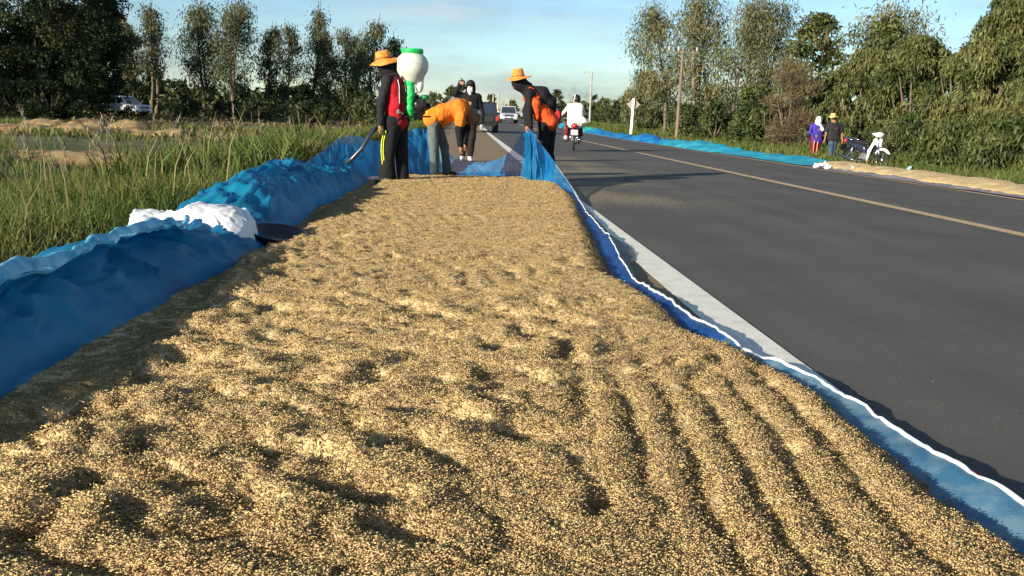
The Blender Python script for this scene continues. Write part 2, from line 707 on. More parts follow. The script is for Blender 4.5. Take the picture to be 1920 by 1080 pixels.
pits_px = [(480, 505, 48, 10), (545, 527, 30, 9), (425, 592, 34, 16), (455, 560, 26, 9), (410, 568, 30, 8), (770, 575, 18, 10), (775, 604, 26, 10),
           (940, 605, 46, 13), (1000, 588, 30, 10), (1075, 590, 62, 14), (1040, 615, 26, 16), (910, 655, 20, 16), (1000, 645, 24, 22), (1050, 675, 20, 26),
           (1078, 700, 30, 10), (305, 655, 42, 10), (345, 690, 52, 14), (300, 722, 60, 16), (125, 810, 48, 40), (20, 865, 40, 22), (545, 735, 40, 20),
           (570, 702, 40, 14), (690, 735, 40, 14), (930, 735, 40, 24), (280, 875, 70, 22), (150, 950, 70, 34), (360, 940, 80, 34),
           (460, 985, 80, 26), (690, 965, 60, 30), (350, 1040, 90, 36), (800, 1030, 60, 30), (820, 800, 50, 30), (640, 790, 70, 20),
           (510, 655, 34, 9), (510, 495, 16, 6), (1060, 505, 22, 6), (925, 498, 18, 5), (680, 530, 14, 6), (735, 492, 10, 6), (1240, 700, 26, 12),
           (1000, 850, 70, 26), (1150, 980, 40, 34), (70, 1010, 70, 30), (560, 880, 60, 20), (520, 470, 22, 5)]
PITS = []
for px, py, w, h in pits_px:
    c, e, g = P(px, py, 0.05), P(px + w, py, 0.05), P(px, py + h, 0.05)
    PITS.append((c[0], c[1], max(abs(e[0] - c[0]), 0.03), max(abs(g[1] - c[1]), 0.03)))


def rice_z(x, y):
    xr = np.interp(y, GR_Y, GR_X)
    xl = np.interp(y, GL_Y, GL_X)
    n1 = fbm(x, y, 9, 3, 21)
    dr = xr - x + 0.02 * n1
    dl = x - xl + 0.05 * fbm(x, y, 5, 3, 33)
    df = 13.95 - y + 0.12 * fbm(x, y, 3, 2, 8) - 0.35 * np.exp(-((x + 0.3) / 0.6) ** 2)
    thick = 0.075 * sstep(0, 0.16, dr) * sstep(-0.02, 0.14, dl) * sstep(0, 0.5, df)
    edge_lift = -0.03 * (sstep(0.02, -0.06, dr)) - 0.05 * sstep(0, -0.1, df)
    z = 0.012 + thick
    # thin trampled layer between the pile and the rolled net
    thin = 0.014 + 0.012 * fbm(x, y, 6, 3, 90)
    z = z + np.where(dl < 0.14, thin * sstep(0.14, 0.0, dl), 0)
    body = sstep(0.02, 0.22, dr) * sstep(-0.05, 0.16, dl)
    # rake furrows along the road, lower right
    wob = 0.05 * fbm(x, y, 1.6, 2, 55)
    fz = (0.5 + 0.5 * np.cos(2 * math.pi * (x + wob - 0.06 * (y - 2)) / 0.13)) ** 0.8
    fur = sstep(0.15, 0.5, x) * sstep(4.0, 3.2, y) * (0.25 + 0.9 * sstep(-0.3, 0.4, fbm(x, y * 0.4, 3, 2, 61)))
    z = z - body * fur * 0.021 * (1 - fz)
    # broad heaps dragged across, lower left
    a = x * 0.55 + y * 0.84 + 0.10 * fbm(x, y, 2.2, 3, 71)
    wv = np.sin(2 * math.pi * a / 0.27)
    left = sstep(0.35, -0.1, x) * sstep(5.2, 3.4, y)
    z = z + body * left * 0.013 * (wv + 0.4 * wv * np.abs(wv)) * (0.6 + 0.9 * fbm(x, y, 3.1, 3, 72))
    # foot marks everywhere
    st = fbm(x * 1.4 + y * 0.4, y * 1.1 - x * 0.2, 4.6, 4, 40, 0.55)
    z = z - body * 0.016 * np.maximum(0, st - 0.15) * 3.0 * np.clip(1.15 - y / 16, 0.4, 1)
    z = z + body * 0.011 * fbm(x, y, 3.0, 3, 41)
    # short curved strokes of the rake
    for sd, th in ((1, 0.35), (2, 1.15), (3, -0.55)):
        ph = (x * math.sin(th) + y * math.cos(th) + 0.16 * fbm(x, y, 1.3, 2, 200 + sd)) / (0.095 + 0.02 * sd)
        mk = sstep(0.02, 0.30, fbm(x, y, 1.25, 3, 210 + sd)) * (0.4 + 0.6 * sstep(-0.3, 0.3, fbm(x * 1, y, 4, 2, 220 + sd)))
        z = z + body * (1 - 0.8 * fur) * mk * 0.0125 * (np.abs(np.sin(math.pi * ph)) ** 0.8 * 2 - 1.2)
    z = z + body * 0.0065 * fbm(x, y, 22, 3, 42) + 0.004 * body * fbm(x, y, 70, 2, 43)
    wx_ = x + 0.075 * fbm(x, y, 5.5, 2, 131)
    wy_ = y + 0.075 * fbm(x, y, 5.5, 2, 132)
    for i_, (cx, cy, rx, ry) in enumerate(PITS):
        tw = 0.5 * math.sin(i_ * 2.7)
        ux, uy = wx_ - cx, wy_ - cy
        q = ((ux + tw * uy) / (rx * 1.15)) ** 2 + ((uy - 0.4 * tw * ux) / (ry * 0.85)) ** 2
        q = q + 0.5 * n1
        z = z - body * (0.038 * np.exp(-np.clip(q, 0, 8) ** 1.2 * 1.1) - 0.012 * np.exp(-(np.sqrt(np.clip(q, 0.0, 9)) - 1.7) ** 2 * 4))
    return z + edge_lift * 1.6, dr, dl, df


def rice_mat():
    m = bpy.data.materials.new('rice_grain')
    m.use_nodes = True
    n = m.node_tree
    ln = n.links.new
    b = n.nodes['Principled BSDF']
    b.inputs['Roughness'].default_value = 0.75
    b.inputs['Specular IOR Level'].default_value = 0.25
    t = n.nodes.new('ShaderNodeTexCoord')
    dist = n.nodes.new('ShaderNodeTexNoise')
    dist.inputs['Scale'].default_value = 30
    ln(t.outputs['Object'], dist.inputs['Vector'])
    ad = n.nodes.new('ShaderNodeMix')
    ad.data_type = 'RGBA'
    ad.inputs[0].default_value = 0.05
    ln(t.outputs['Object'], ad.inputs[6])
    ln(dist.outputs[1], ad.inputs[7])
    v = n.nodes.new('ShaderNodeTexVoronoi')
    v.inputs['Scale'].default_value = 150
    ln(ad.outputs[2], v.inputs['Vector'])
    sp = n.nodes.new('ShaderNodeSeparateColor')
    ln(v.outputs['Color'], sp.inputs[0])
    cr = n.nodes.new('ShaderNodeValToRGB')
    e = cr.color_ramp.elements
    e[0].position, e[0].color = 0.0, (0.22, 0.145, 0.06, 1)
    e[1].position, e[1].color = 1.0, (0.67, 0.51, 0.265, 1)
    x = e.new(0.3)
    x.color = (0.44, 0.32, 0.15, 1)
    ln(sp.outputs[0], cr.inputs[0])
    big = n.nodes.new('ShaderNodeTexNoise')
    big.inputs['Scale'].default_value = 3
    big.inputs['Detail'].default_value = 6
    ln(t.outputs['Object'], big.inputs['Vector'])
    mr = n.nodes.new('ShaderNodeMapRange')
    mr.inputs[1].default_value, mr.inputs[2].default_value = 0.3, 0.7
    mr.inputs[3].default_value, mr.inputs[4].default_value = 0.86, 1.12
    ln(big.outputs[0], mr.inputs[0])
    mu = n.nodes.new('ShaderNodeHueSaturation')
    ln(mr.outputs[0], mu.inputs['Value'])
    ln(cr.outputs[0], mu.inputs['Color'])
    ln(mu.outputs[0], b.inputs['Base Color'])
    bp = n.nodes.new('ShaderNodeBump')
    bp.inputs['Strength'].default_value = 0.6
    bp.inputs['Distance'].default_value = 0.006
    ln(v.outputs['Distance'], bp.inputs['Height'])
    bp.invert = True
    ln(bp.outputs[0], b.inputs['Normal'])
    return m


m_rice = rice_mat()
ys, y_ = [], 1.25
while y_ < 14.3:
    ys.append(y_)
    y_ += 0.011 + 0.0042 * max(0, y_ - 2)
ys = np.array(ys)
xs = np.arange(-1.62, 1.5, 0.0125)
RX, RY = np.meshgrid(xs, ys)
RZ, dr_, dl_, df_ = rice_z(RX, RY)
keep = (dr_ > -0.03) & (df_ > -0.1)
rice = obj('rice_bed', grid_mesh('rice_bed', RX, RY, RZ, keep), m_rice, kind='stuff',
           label='long bed of golden rice grain spread to dry on the blue net', cat='rice')

# loose kernels on the surface
kv, kf = [], []
kr = np.random.default_rng(3)
for i in range(24):
    r_, a_ = 0.021 * math.sqrt(kr.random()), kr.random() * 6.283
    c = np.array((r_ * math.cos(a_), r_ * math.sin(a_), kr.random() * 0.003))
    th, el = kr.random() * 6.283, kr.normal() * 0.17
    d = np.array((math.cos(th) * math.cos(el), math.sin(th) * math.cos(el), math.sin(el))) * 0.0046
    s = np.array((-math.sin(th), math.cos(th), 0)) * 0.00135
    u = np.array((0, 0, 1)) * 0.0011
    n0 = len(kv)
    kv += [c - d, c + d, c + s, c - s, c + u, c - u]
    for e in (0, 1):
        for p, q in ((2, 4), (4, 3), (3, 5), (5, 2)):
            kf.append((n0 + e, n0 + p, n0 + q))
kern = mesh_np('kernel_cluster', kv, np.array(kf), False)
m_kern = mat('rice_kernel', (0.52, 0.385, 0.175), 0.9, scale=300, col2=(0.62, 0.47, 0.235), island=True, isl=(0.72, 1.15), spec=0.08)
kern.materials.append(m_kern)
kern_o = bpy.data.objects.new('kernel_cluster', kern)

NK = 84000
yy = 1.5 + (14.0 - 1.5) * RNG.random(NK * 2) ** 2.1
xx = RNG.random(NK * 2) * 2.9 - 1.5
zz, d1, d2, d3 = rice_z(xx, yy)
ok = (d1 > -0.015 * RNG.random(len(d1))) & (d2 > -0.4 * RNG.random(len(d2)) ** 2)
xx, yy, zz = xx[ok][:NK], yy[ok][:NK], zz[ok][:NK] + 0.0002
h = 0.01
nx_ = -(rice_z(xx + h, yy)[0] - rice_z(xx - h, yy)[0]) / (2 * h)
ny_ = -(rice_z(xx, yy + h)[0] - rice_z(xx, yy - h)[0]) / (2 * h)


def instancer(name, pts, src, rot, scl, **kw):
    me = bpy.data.meshes.new(name)
    me.vertices.add(len(pts))
    me.vertices.foreach_set('co', np.asarray(pts, np.float32).ravel())
    a = me.attributes.new('rot', 'FLOAT_VECTOR', 'POINT')
    a.data.foreach_set('vector', np.asarray(rot, np.float32).ravel())
    a = me.attributes.new('scl', 'FLOAT', 'POINT')
    a.data.foreach_set('value', np.asarray(scl, np.float32))
    o = obj(name, me, **kw)
    g = bpy.data.node_groups.new(name, 'GeometryNodeTree')
    g.interface.new_socket('Geometry', in_out='INPUT', socket_type='NodeSocketGeometry')
    g.interface.new_socket('Geometry', in_out='OUTPUT', socket_type='NodeSocketGeometry')
    gi, go = g.nodes.new('NodeGroupInput'), g.nodes.new('NodeGroupOutput')
    ip = g.nodes.new('GeometryNodeInstanceOnPoints')
    oi = g.nodes.new('GeometryNodeObjectInfo')
    oi.inputs['Object'].default_value = src
    na = g.nodes.new('GeometryNodeInputNamedAttribute')
    na.data_type = 'FLOAT_VECTOR'
    na.inputs[0].default_value = 'rot'
    nb = g.nodes.new('GeometryNodeInputNamedAttribute')
    nb.data_type = 'FLOAT'
    nb.inputs[0].default_value = 'scl'
    g.links.new(gi.outputs[0], ip.inputs['Points'])
    g.links.new(oi.outputs['Geometry'], ip.inputs['Instance'])
    g.links.new(na.outputs[0], ip.inputs['Rotation'])
    g.links.new(nb.outputs[0], ip.inputs['Scale'])
    g.links.new(ip.outputs[0], go.inputs[0])
    md = o.modifiers.new('scatter', 'NODES')
    md.node_group = g
    return o


instancer('rice_kernels', np.stack([xx, yy, zz], -1), kern_o,
          np.stack([np.arctan(-ny_), np.arctan(nx_), RNG.random(len(xx)) * 6.283], -1), (0.8 + 0.5 * RNG.random(len(xx))) * (1 + 0.05 * np.clip(yy - 4, 0, 9)),
          kind='stuff', label='loose golden rice kernels covering the nearest part of the bed', cat='rice')

# ================================================================== nets
m_net = mat('blue_net', (0.004, 0.16, 0.33), 0.38, scale=1.8, col2=(0.016, 0.34, 0.56), transl=0.5, alpha=0.93, bump=0.35, bscale=260, spec=0.5, tcol=(0.01, 0.24, 0.55))  # lighter turquoise patches paint a sheen into the shaded face of the net
m_net_thin = mat('thin_blue_net', (0.01, 0.16, 0.42), 0.45, scale=4, col2=(0.02, 0.26, 0.58), transl=0.35, alpha=0.62, bump=0.3, bscale=260, spec=0.5)
m_net_pale = mat('pale_net', (0.06, 0.20, 0.33), 0.45, scale=9, col2=(0.20, 0.34, 0.42), transl=0.3, alpha=0.9, bump=0.3, bscale=200, spec=0.5)
m_net_dark = mat('flat_net', (0.003, 0.042, 0.16), 0.6, scale=5, col2=(0.005, 0.06, 0.22), bump=0.3, bscale=260)
m_grey_net = mat('grey_net', (0.17, 0.18, 0.17), 0.6, scale=6, col2=(0.24, 0.25, 0.23), alpha=0.8, transl=0.2)
m_white = mat('white_weave', (0.74, 0.76, 0.78), 0.6, var=0.06, scale=20, bump=0.2, bscale=300)
m_red = mat('red_piping', (0.55, 0.03, 0.02), 0.6, scale=10)

# flat net under the rice with its lifted hem towards the road
ys = np.concatenate([np.arange(1.2, 6, 0.03), np.arange(6, 13.6, 0.06)])
ts = np.linspace(0, 1, 60)
YY = np.repeat(ys[:, None], 60, 1)
xe = np.interp(ys, SV_Y, SV_X)[:, None]
x0 = np.full_like(xe, -1.5)
tt = ts[None, :] ** 0.45
XX = x0 + (xe - x0) * tt
dd = xe - XX
lift = 0.032 + 0.018 * fbm(ys, ys * 0, 1.5, 2, 3)[:, None]
ZZ = 0.012 + lift * sstep(0.13, 0.0, dd) + 0.010 * sstep(0.3, 0.05, dd) * (0.5 + fbm(XX, YY, 9, 3, 12)) + 0.006 * sstep(0.25, 0.02, dd) * fbm(XX, YY, 26, 2, 13)
XX = XX + 0.012 * sstep(0.1, 0, dd) * fbm(YY, YY * 0 + 3, 6, 3, 9)
net_flat = obj('ground_net', grid_mesh('ground_net', XX, YY, ZZ), m_net_dark,
               label='flat blue net under the near rice bed with its hem lifted beside the road', cat='net')
ex, ez = XX[:, -1], ZZ[:, -1]
# pale band next to the hem for the nearest stretch (the net is doubled there)
k = ys < 3.75
XB = XX[k][:, 30:]
YB, ZB = YY[k][:, 30:], ZZ[k][:, 30:] + 0.006 + 0.004 * fbm(XX[k][:, 30:], YY[k][:, 30:], 14, 3, 2)
obj('doubled_net', grid_mesh('doubled_net', XB, YB, ZB), m_net_pale, net_flat, label='pale doubled strip of the net')
# hem: a round white cord-like woven selvage
hem = MB()
wv = 0.006 * fbm(ys, ys * 0 + 9, 8, 2, 77)
hr = 0.0045 + 0.0035 * sstep(8, 2, ys) * (0.7 + 0.5 * vnoise(np.stack([ys * 9, ys * 0], -1), 3))
hem.tube([(ex[i] + wv[i], ys[i], ez[i] + 0.006) for i in range(0, len(ys), 1)], list(hr), 8)
hem.build('hem', m_white, net_flat, True)
band = MB()
k = [i for i in range(len(ys)) if ys[i] < 3.4]
bv = []
for i in k:
    w_ = 0.035 * (1 - ys[i] / 5)
    bv += [(ex[i] + 0.008, ys[i], ez[i] + 0.004), (ex[i] + 0.012 + w_, ys[i], ez[i] - 0.012 + 0.004 * math.sin(ys[i] * 31))]
bf = [(2 * j, 2 * j + 1, 2 * j + 3, 2 * j + 2) for j in range(len(k) - 1)]
band.add(bv, bf)
band.build('hem_band', m_white, net_flat, True)
pip = MB()
pip.tube([(ex[i] + 0.018 + 0.035 * (1 - ys[i] / 5), ys[i], ez[i] - 0.014 + 0.004 * math.sin(ys[i] * 31)) for i in k], 0.003, 5)
pip.build('red_piping', m_red, net_flat, True)
# outer flap: greyish net lying over the painted line
k = (ys > 2.9) & (ys < 9.4)
yf = ys[k]
fo = np.linspace(0, 1, 12)[None, :]
wf = (0.02 + 0.045 * sstep(4.4, 6.5, yf) + 0.085 * np.exp(-((yf - 6.6) / 0.5) ** 2) + 0.03 * np.exp(-((yf - 3.6) / 0.5) ** 2))[:, None]
XF = ex[k][:, None] + wf * fo
YF = np.repeat(yf[:, None], 12, 1)
ZF = ez[k][:, None] * (1 - fo) ** 1.5 + 0.014 + 0.008 * (fbm(XF, YF, 14, 2, 51) + 0.6) * fo
obj('outer_flap', grid_mesh('outer_flap', XF, YF, ZF), m_grey_net, net_flat, label='greyish net flap over the white line')

# rolled net along the grass side
by = np.arange(1.3, 12.6, 0.028)
bt = np.linspace(0, 1, 96)
T, BY = np.meshgrid(bt, by)
Hy = np.interp(by, [1.3, 2.5, 3.2, 3.9, 4.6, 5.2, 5.8, 6.3, 6.9, 7.4, 8.2, 9.0, 9.8, 10.6, 11.4, 12.6],
               [.23, .24, .245, .25, .235, .225, .19, .17, .24, .34, .39, .43, .40, .28, .22, .18])[:, None]
foot = np.interp(by, [1.3, 3.06, 4.5, 5.9, 7.5, 9, 11.7, 12.6], [-1.40, -1.42, -1.40, -1.30, -1.36, -1.38, -1.30, -1.28])[:, None]
back = np.interp(by, [1.3, 4, 6, 8, 10, 12.6], [-2.22, -2.22, -2.25, -2.35, -2.35, -2.1])[:, None]
foot = foot + 0.05 * fbm(by, by * 0, 1.5, 3, 4)[:, None]
BX = foot + (back - foot) * T
prof = np.sin(np.pi * np.clip(T, 0, 1) ** 0.80) ** 0.7
wr = 0.16 * fbm(BX * 1.6, BY * 0.55, 2.6, 3, 14) + 0.05 * (1 - np.abs(fbm(BX * 2.4 + 0.3 * BY, BY * 0.5, 3.8, 3, 15)) * 2.4) + 0.014 * fbm(BX * 2, BY, 12, 3, 16)
cre = np.maximum(0, 1 - np.abs(fbm(BX * 1.5 + 0.5 * BY, BY * 0.8 - BX * .5, 2.0, 3, 19)) * 5) * 0.045 + np.maximum(0, 1 - np.abs(fbm(BX * 1.2 - 0.6 * BY, BY * 0.6, 3.6, 2, 20)) * 5) * 0.022
BZ = 0.02 + Hy * prof * (0.84 + wr * 1.2) + (0.05 * wr + cre) * prof
BX = BX + prof * (0.08 * fbm(BX * 0.5 + T * 2, BY, 2.2, 3, 18) + 0.03 * fbm(BX * 0.5 + T * 3, BY, 6, 2, 28) + 0.6 * cre)
berm = obj('rolled_net', grid_mesh('rolled_net', BX, BY, BZ), m_net,
           label='thick blue net rolled up along the grass edge with folds', cat='net')
# a loose layer thrown over its crest with a sunlit edge painted pale
l_t0 = np.interp(by, [1.3, 2.6, 3.3, 4.2, 5, 5.6], [0.22, .22, .24, .26, .30, .36])[:, None]
tl = l_t0 + 0.05 * fbm(by, by * 0 + 2, 2.8, 3, 23)[:, None] + np.linspace(0, 1, 40)[None, :] * 0.38
sel = (by < 5.6)
LX = foot + (back - foot) * tl
LY = np.repeat(by[:, None], 40, 1)
pr = np.sin(np.pi * np.clip(tl, 0, 1) ** 0.80) ** 0.7
LZ = 0.055 + Hy * pr * 1.0 + 0.03 * fbm(LX, LY, 3.4, 3, 29) * pr + 0.025 * (1 - np.abs(fbm(LX * 2, LY * .7, 4, 2, 37)) * 2) * pr - 0.05 * np.linspace(0, 1, 40)[None, :] ** 2
obj('loose_fold', grid_mesh('loose_fold', LX[sel], LY[sel], LZ[sel]), m_net, berm)
he = MB()
he.tube([(LX[i, 0], LY[i, 0], LZ[i, 0] + 0.004) for i in range(0, int(sel.sum()))], 0.006, 5)
he.build('fold_hem', mat('pale_blue_hem', (0.10, 0.42, 0.60), 0.5, scale=12), berm, True)
# crumpled band along the thrown-over edge, its pale colour painted in for sunlight
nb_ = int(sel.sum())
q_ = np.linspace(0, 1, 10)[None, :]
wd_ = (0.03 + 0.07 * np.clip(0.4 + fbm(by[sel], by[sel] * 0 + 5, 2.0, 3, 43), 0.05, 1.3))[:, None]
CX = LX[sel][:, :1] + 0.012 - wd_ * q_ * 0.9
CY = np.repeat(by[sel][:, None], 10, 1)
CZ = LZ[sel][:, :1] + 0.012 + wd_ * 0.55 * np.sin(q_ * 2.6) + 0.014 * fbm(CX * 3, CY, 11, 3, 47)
obj('sunlit_band', grid_mesh('sunlit_band', CX, CY, CZ), mat('painted_sunlight_blue', (0.03, 0.30, 0.50), 0.4, scale=9, col2=(0.30, 0.68, 0.80), transl=.3, spec=.6), berm)


# net lifted by the workers
colm = [(560, 348, 312, 0.0), (600, 343, 288, 0.1), (628, 341, 262, .2), (655, 340, 253, .3), (700, 337, 263, .4), (745, 334, 263, .5), (770, 330, 242, .5), (798, 329, 240, .4), (822, 329, 262, .3),
        (850, 330, 294, .3), (880, 331, 301, .3), (910, 333, 304, .3), (940, 338, 298, .3), (962, 340, 276, .2), (976, 342, 248, 0.2),
        (990, 345, 243, 0.1), (1003, 348, 252, 0.2), (1022, 350, 280, .25), (1045, 355, 314, .2), (1068, 364, 346, .1), (1088, 378, 374, .0)]


def curtain(cols, n=150, rows=40, seed=5, rip=1.0):
    A = []
    for px, yb, yt, off in cols:
        b0 = P(px, yb, 0.02)
        t0 = PD(px, yt, b0[1] + off)
        A.append(np.concatenate([b0, t0]))
    A = np.array(A)
    u = np.linspace(0, len(A) - 1, n)
    i = np.clip(np.floor(u).astype(int), 0, len(A) - 2)
    f = (u - i)[:, None]
    f = f * f * (3 - 2 * f) * 0.5 + f * 0.5
    C = A[i] * (1 - f) + A[i + 1] * f
    v = np.linspace(0, 1, rows)[None, :, None]
    G = C[:, None, :3] * (1 - v) + C[:, None, 3:] * v
    hgt = (C[:, 5] - C[:, 2])[:, None]
    uu = np.repeat(u[:, None], rows, 1)
    vv = np.repeat(v[:, :, 0], n, 0)
    w = fbm(uu, vv * 0.5, 1.5, 3, seed) * 0.16 + (1 - np.abs(fbm(uu * 1.2 + vv, vv * .4, 2.2, 2, seed + 3)) * 2) * 0.05
    G[..., 1] += w * np.sin(np.pi * np.clip(vv * 0.8 + 0.1, 0, 1)) * (0.5 + hgt) * rip
    G[..., 0] += 0.03 * fbm(uu, vv * 2, 1.4, 2, seed + 9) * hgt
    G[..., 2] += 0.02 * fbm(uu, vv, 3, 2, seed + 5) * vv
    return G


G = curtain(colm[:13], 170, 36, 5)
lifted = obj('lifted_net', grid_mesh('lifted_net', G[..., 0], G[..., 1], G[..., 2]), m_net_thin,
             label='blue net bunched up across the far end of the rice bed behind the workers', cat='net')
# bunched second layer behind the man with the blower
G2 = curtain([(590, 338, 296, .5), (640, 336, 268, .6), (700, 333, 272, .6), (760, 328, 258, .6), (800, 327, 250, .6), (830, 328, 285, .5)], 120, 30, 15, 1.6)
obj('second_layer', grid_mesh('second_layer', G2[..., 0], G2[..., 1], G2[..., 2]), m_net, lifted)
G = curtain(colm[12:], 120, 44, 25)
tent = obj('held_net', grid_mesh('held_net', G[..., 0], G[..., 1], G[..., 2]), m_net_thin,
           label='blue net pulled up to a peak by the man in the black jacket', cat='net')
G3 = curtain([(982, 344, 250, .12), (996, 347, 247, .2), (1012, 349, 268, .3), (1035, 352, 300, .2)], 60, 40, 31, 1.3)
obj('net_fold', grid_mesh('net_fold', G3[..., 0], G3[..., 1] + 0.05, G3[..., 2]), m_net, tent)
e = MB()
e.tube([PD(px, py, d) for px, py, d in ((992, 242, 13.9), (1003, 256, 13.7), (1014, 272, 13.5), (1026, 286, 13.3), (1045, 313, 12.8), (1068, 345, 11.9), (1088, 374, 10.8))],
       [.008, .011, .011, .009, .006, .005, .005], 6)
e.build('net_hem', m_white, tent, True)
# the hem swept towards the left over the rice
e = MB()
e.tube([P(978, 336, .09), P(962, 334, .07), P(948, 337, .05), P(930, 341, .035), P(905, 343, .03), P(850, 345, 0.03)], [.02, .018, .014, .01, .008, .004], 6)
e.build('dark_hem', mat('dark_hem', (0.03, 0.035, 0.035), 0.8, scale=10), tent, True)
# ================================================================== grass
def blades(name, pts, h, w, lean, mts, segs=2, seed=0, **kw):
    """pts (n,3); one tapering bent blade per point"""
    g = np.random.default_rng(seed)
    n = len(pts)
    a = g.random(n) * 6.283
    la = g.random(n) * 6.283
    s = np.stack([np.cos(a), np.sin(a), 0 * a], -1) * (w / 2)[:, None]
    d = np.stack([np.cos(la), np.sin(la), 0 * a], -1) * (lean * h)[:, None]
    up = np.zeros((n, 3))
    up[:, 2] = h
    p1 = pts + up * 0.55 + d * 0.3
    p2 = pts + up * (1 - lean * 0.3)[:, None] + d
    V = np.stack([pts - s, pts + s, p1 + s * 0.75, p1 - s * 0.75, p2 + s * 0.12, p2 - s * 0.12], 1).reshape(-1, 3)
    b = np.arange(n)[:, None] * 6
    F = np.concatenate([b + np.array([0, 1, 2, 3]), b + np.array([3, 2, 4, 5])])
    me = mesh_np(name, V, F, False)
    for m in mts:
        me.materials.append(m)
    o = obj(name, me, **kw)
    return o


m_gr = mat('grass_blade', (0.075, 0.115, 0.022), 0.7, scale=0.7, col2=(0.165, 0.165, 0.045), transl=0.35, island=True, mask=(0.42, 0.66))
m_gr2 = mat('grass_dry', (0.17, 0.14, 0.055), 0.8, scale=0.7, col2=(0.26, 0.22, 0.11), transl=0.3, island=True)
g = np.random.default_rng(5)


def scatter(n, xr, yr, power=1.0, dens=None):
    x = xr[0] + (xr[1] - xr[0]) * g.random(n)
    y = yr[0] + (yr[1] - yr[0]) * g.random(n) ** power
    if dens is not None:
        k = dens(x, y) > g.random(n)
        x, y = x[k], y[k]
    return np.stack([x, y, ground_z(x, y) - 0.02], -1)


def vis_left(x, y):
    # keep what the verge shows from around the camera
    return (x > -0.62 * y - 2.5) & (x < -2.12 - 0.03 * np.clip(y - 4, 0, 6))


def patch(x, y):
    return 0.45 + 0.9 * fbm(x, y, 0.5, 3, 60)


p = scatter(90000, (-12, -2.0), (2.2, 17), 1.35, lambda x, y: vis_left(x, y) * np.clip(0.75 + 0.6 * fbm(x, y, .8, 3, 6), 0.15, 1))
hh = (0.22 + 0.20 * g.random(len(p)) + 0.16 * np.clip(fbm(p[:, 0], p[:, 1], .7, 3, 8), -0.6, 1))
hh = hh * (0.5 + 0.5 * sstep(-2.0, -2.9, p[:, 0]))
blades('verge_grass', p, hh, 0.007 + 0.0007 * p[:, 1], 0.15 + 0.5 * g.random(len(p)), [m_gr], seed=1, kind='stuff',
       label='tall green grass on the verge behind the rolled net', cat='grass')
p = scatter(60000, (-34, -2.4), (15, 60), 1.25, lambda x, y: (x > -0.62 * y - 3) * np.clip(0.6 + 0.8 * fbm(x, y, .35, 3, 6), 0.05, 1) * (1 - 0.95 * sstep(-0.08, 0.22, fbm(x * 0.6, y, .16, 3, 66)) * sstep(-5, -9, x)))
p = p[~((p[:, 0] > -2.6) & (p[:, 1] < 14))]
hh = 0.24 + 0.3 * g.random(len(p)) * np.clip(0.7 + fbm(p[:, 0], p[:, 1], .3, 3, 8), 0.2, 1.4) + 0.25 * sstep(-6, -3, p[:, 0])
blades('field_grass', p, hh, 0.014 + 0.0011 * p[:, 1], 0.2 + 0.5 * g.random(len(p)), [m_gr], seed=2, kind='stuff',
       label='rough green and yellow grass beyond the ditch on the left', cat='grass')
p = scatter(30000, (-2.6, -1.9), (14, 90), 1.6)
p[:, 0] -= 0.25 + 0.35 * fbm(p[:, 1], p[:, 1] * 0, .4, 2, 4)
blades('roadside_grass', p, 0.28 + 0.35 * g.random(len(p)), 0.012 + 0.0009 * p[:, 1], 0.2 + 0.4 * g.random(len(p)), [m_gr], seed=3, kind='stuff',
       label='yellowish tall grass beside the shoulder past the workers', cat='grass')
p = scatter(70000, (9.7, 20), (13, 110), 1.7, lambda x, y: np.clip(0.9 + 0.5 * fbm(x, y, .5, 3, 16), 0.1, 1) * sstep(9.7 + 0.4, 10.6, x + 0.5 * fbm(y, y * 0, .6, 2, 44)))
hh = 0.16 + 0.3 * g.random(len(p)) + 0.45 * sstep(11, 13.5, p[:, 0]) * g.random(len(p))
blades('far_verge_grass', p, hh, 0.012 + 0.0011 * p[:, 1], 0.2 + 0.45 * g.random(len(p)), [m_gr], seed=4, kind='stuff',
       label='green and yellow grass between the far road edge and the trees', cat='grass')
p = scatter(3200, (-4.6, -2.25), (11.5, 21), 1.0)
blades('tall_weeds', p, 0.35 + 0.45 * g.random(len(p)), 0.02 + 0.001 * p[:, 1], 0.15 + 0.5 * g.random(len(p)), [m_gr], seed=15, kind='stuff',
       label='taller green weeds behind the rolled net near the workers', cat='grass')
p = scatter(26000, (-64, -7), (38, 100), 1.0, lambda x, y: (x > -0.62 * y - 3) * np.clip(0.55 + 1.1 * fbm(x, y, .3, 3, 36), 0.05, 1))
blades('field_stubble', p, 0.12 + 0.3 * g.random(len(p)) ** 2, np.full(len(p), 0.16), 0.3 + 0.5 * g.random(len(p)), [mat('stubble', (0.09, 0.075, 0.03), 0.9, scale=0.25, col2=(0.19, 0.15, 0.07), transl=.2, island=True)], seed=16, kind='stuff',
       label='low mixed stubble and weeds across the far left field', cat='grass')
# dry seed stalks standing above the grass
p = scatter(420, (-9, -2.4), (5, 26), 1.0, lambda x, y: vis_left(x, y) * 1.0)
blades('dry_stalks', p, 0.6 + 0.45 * g.random(len(p)), 0.009 + 0.0006 * p[:, 1], 0.15 + 0.25 * g.random(len(p)), [m_gr2], seed=5, kind='stuff',
       label='thin dry stalks rising above the verge grass', cat='grass')
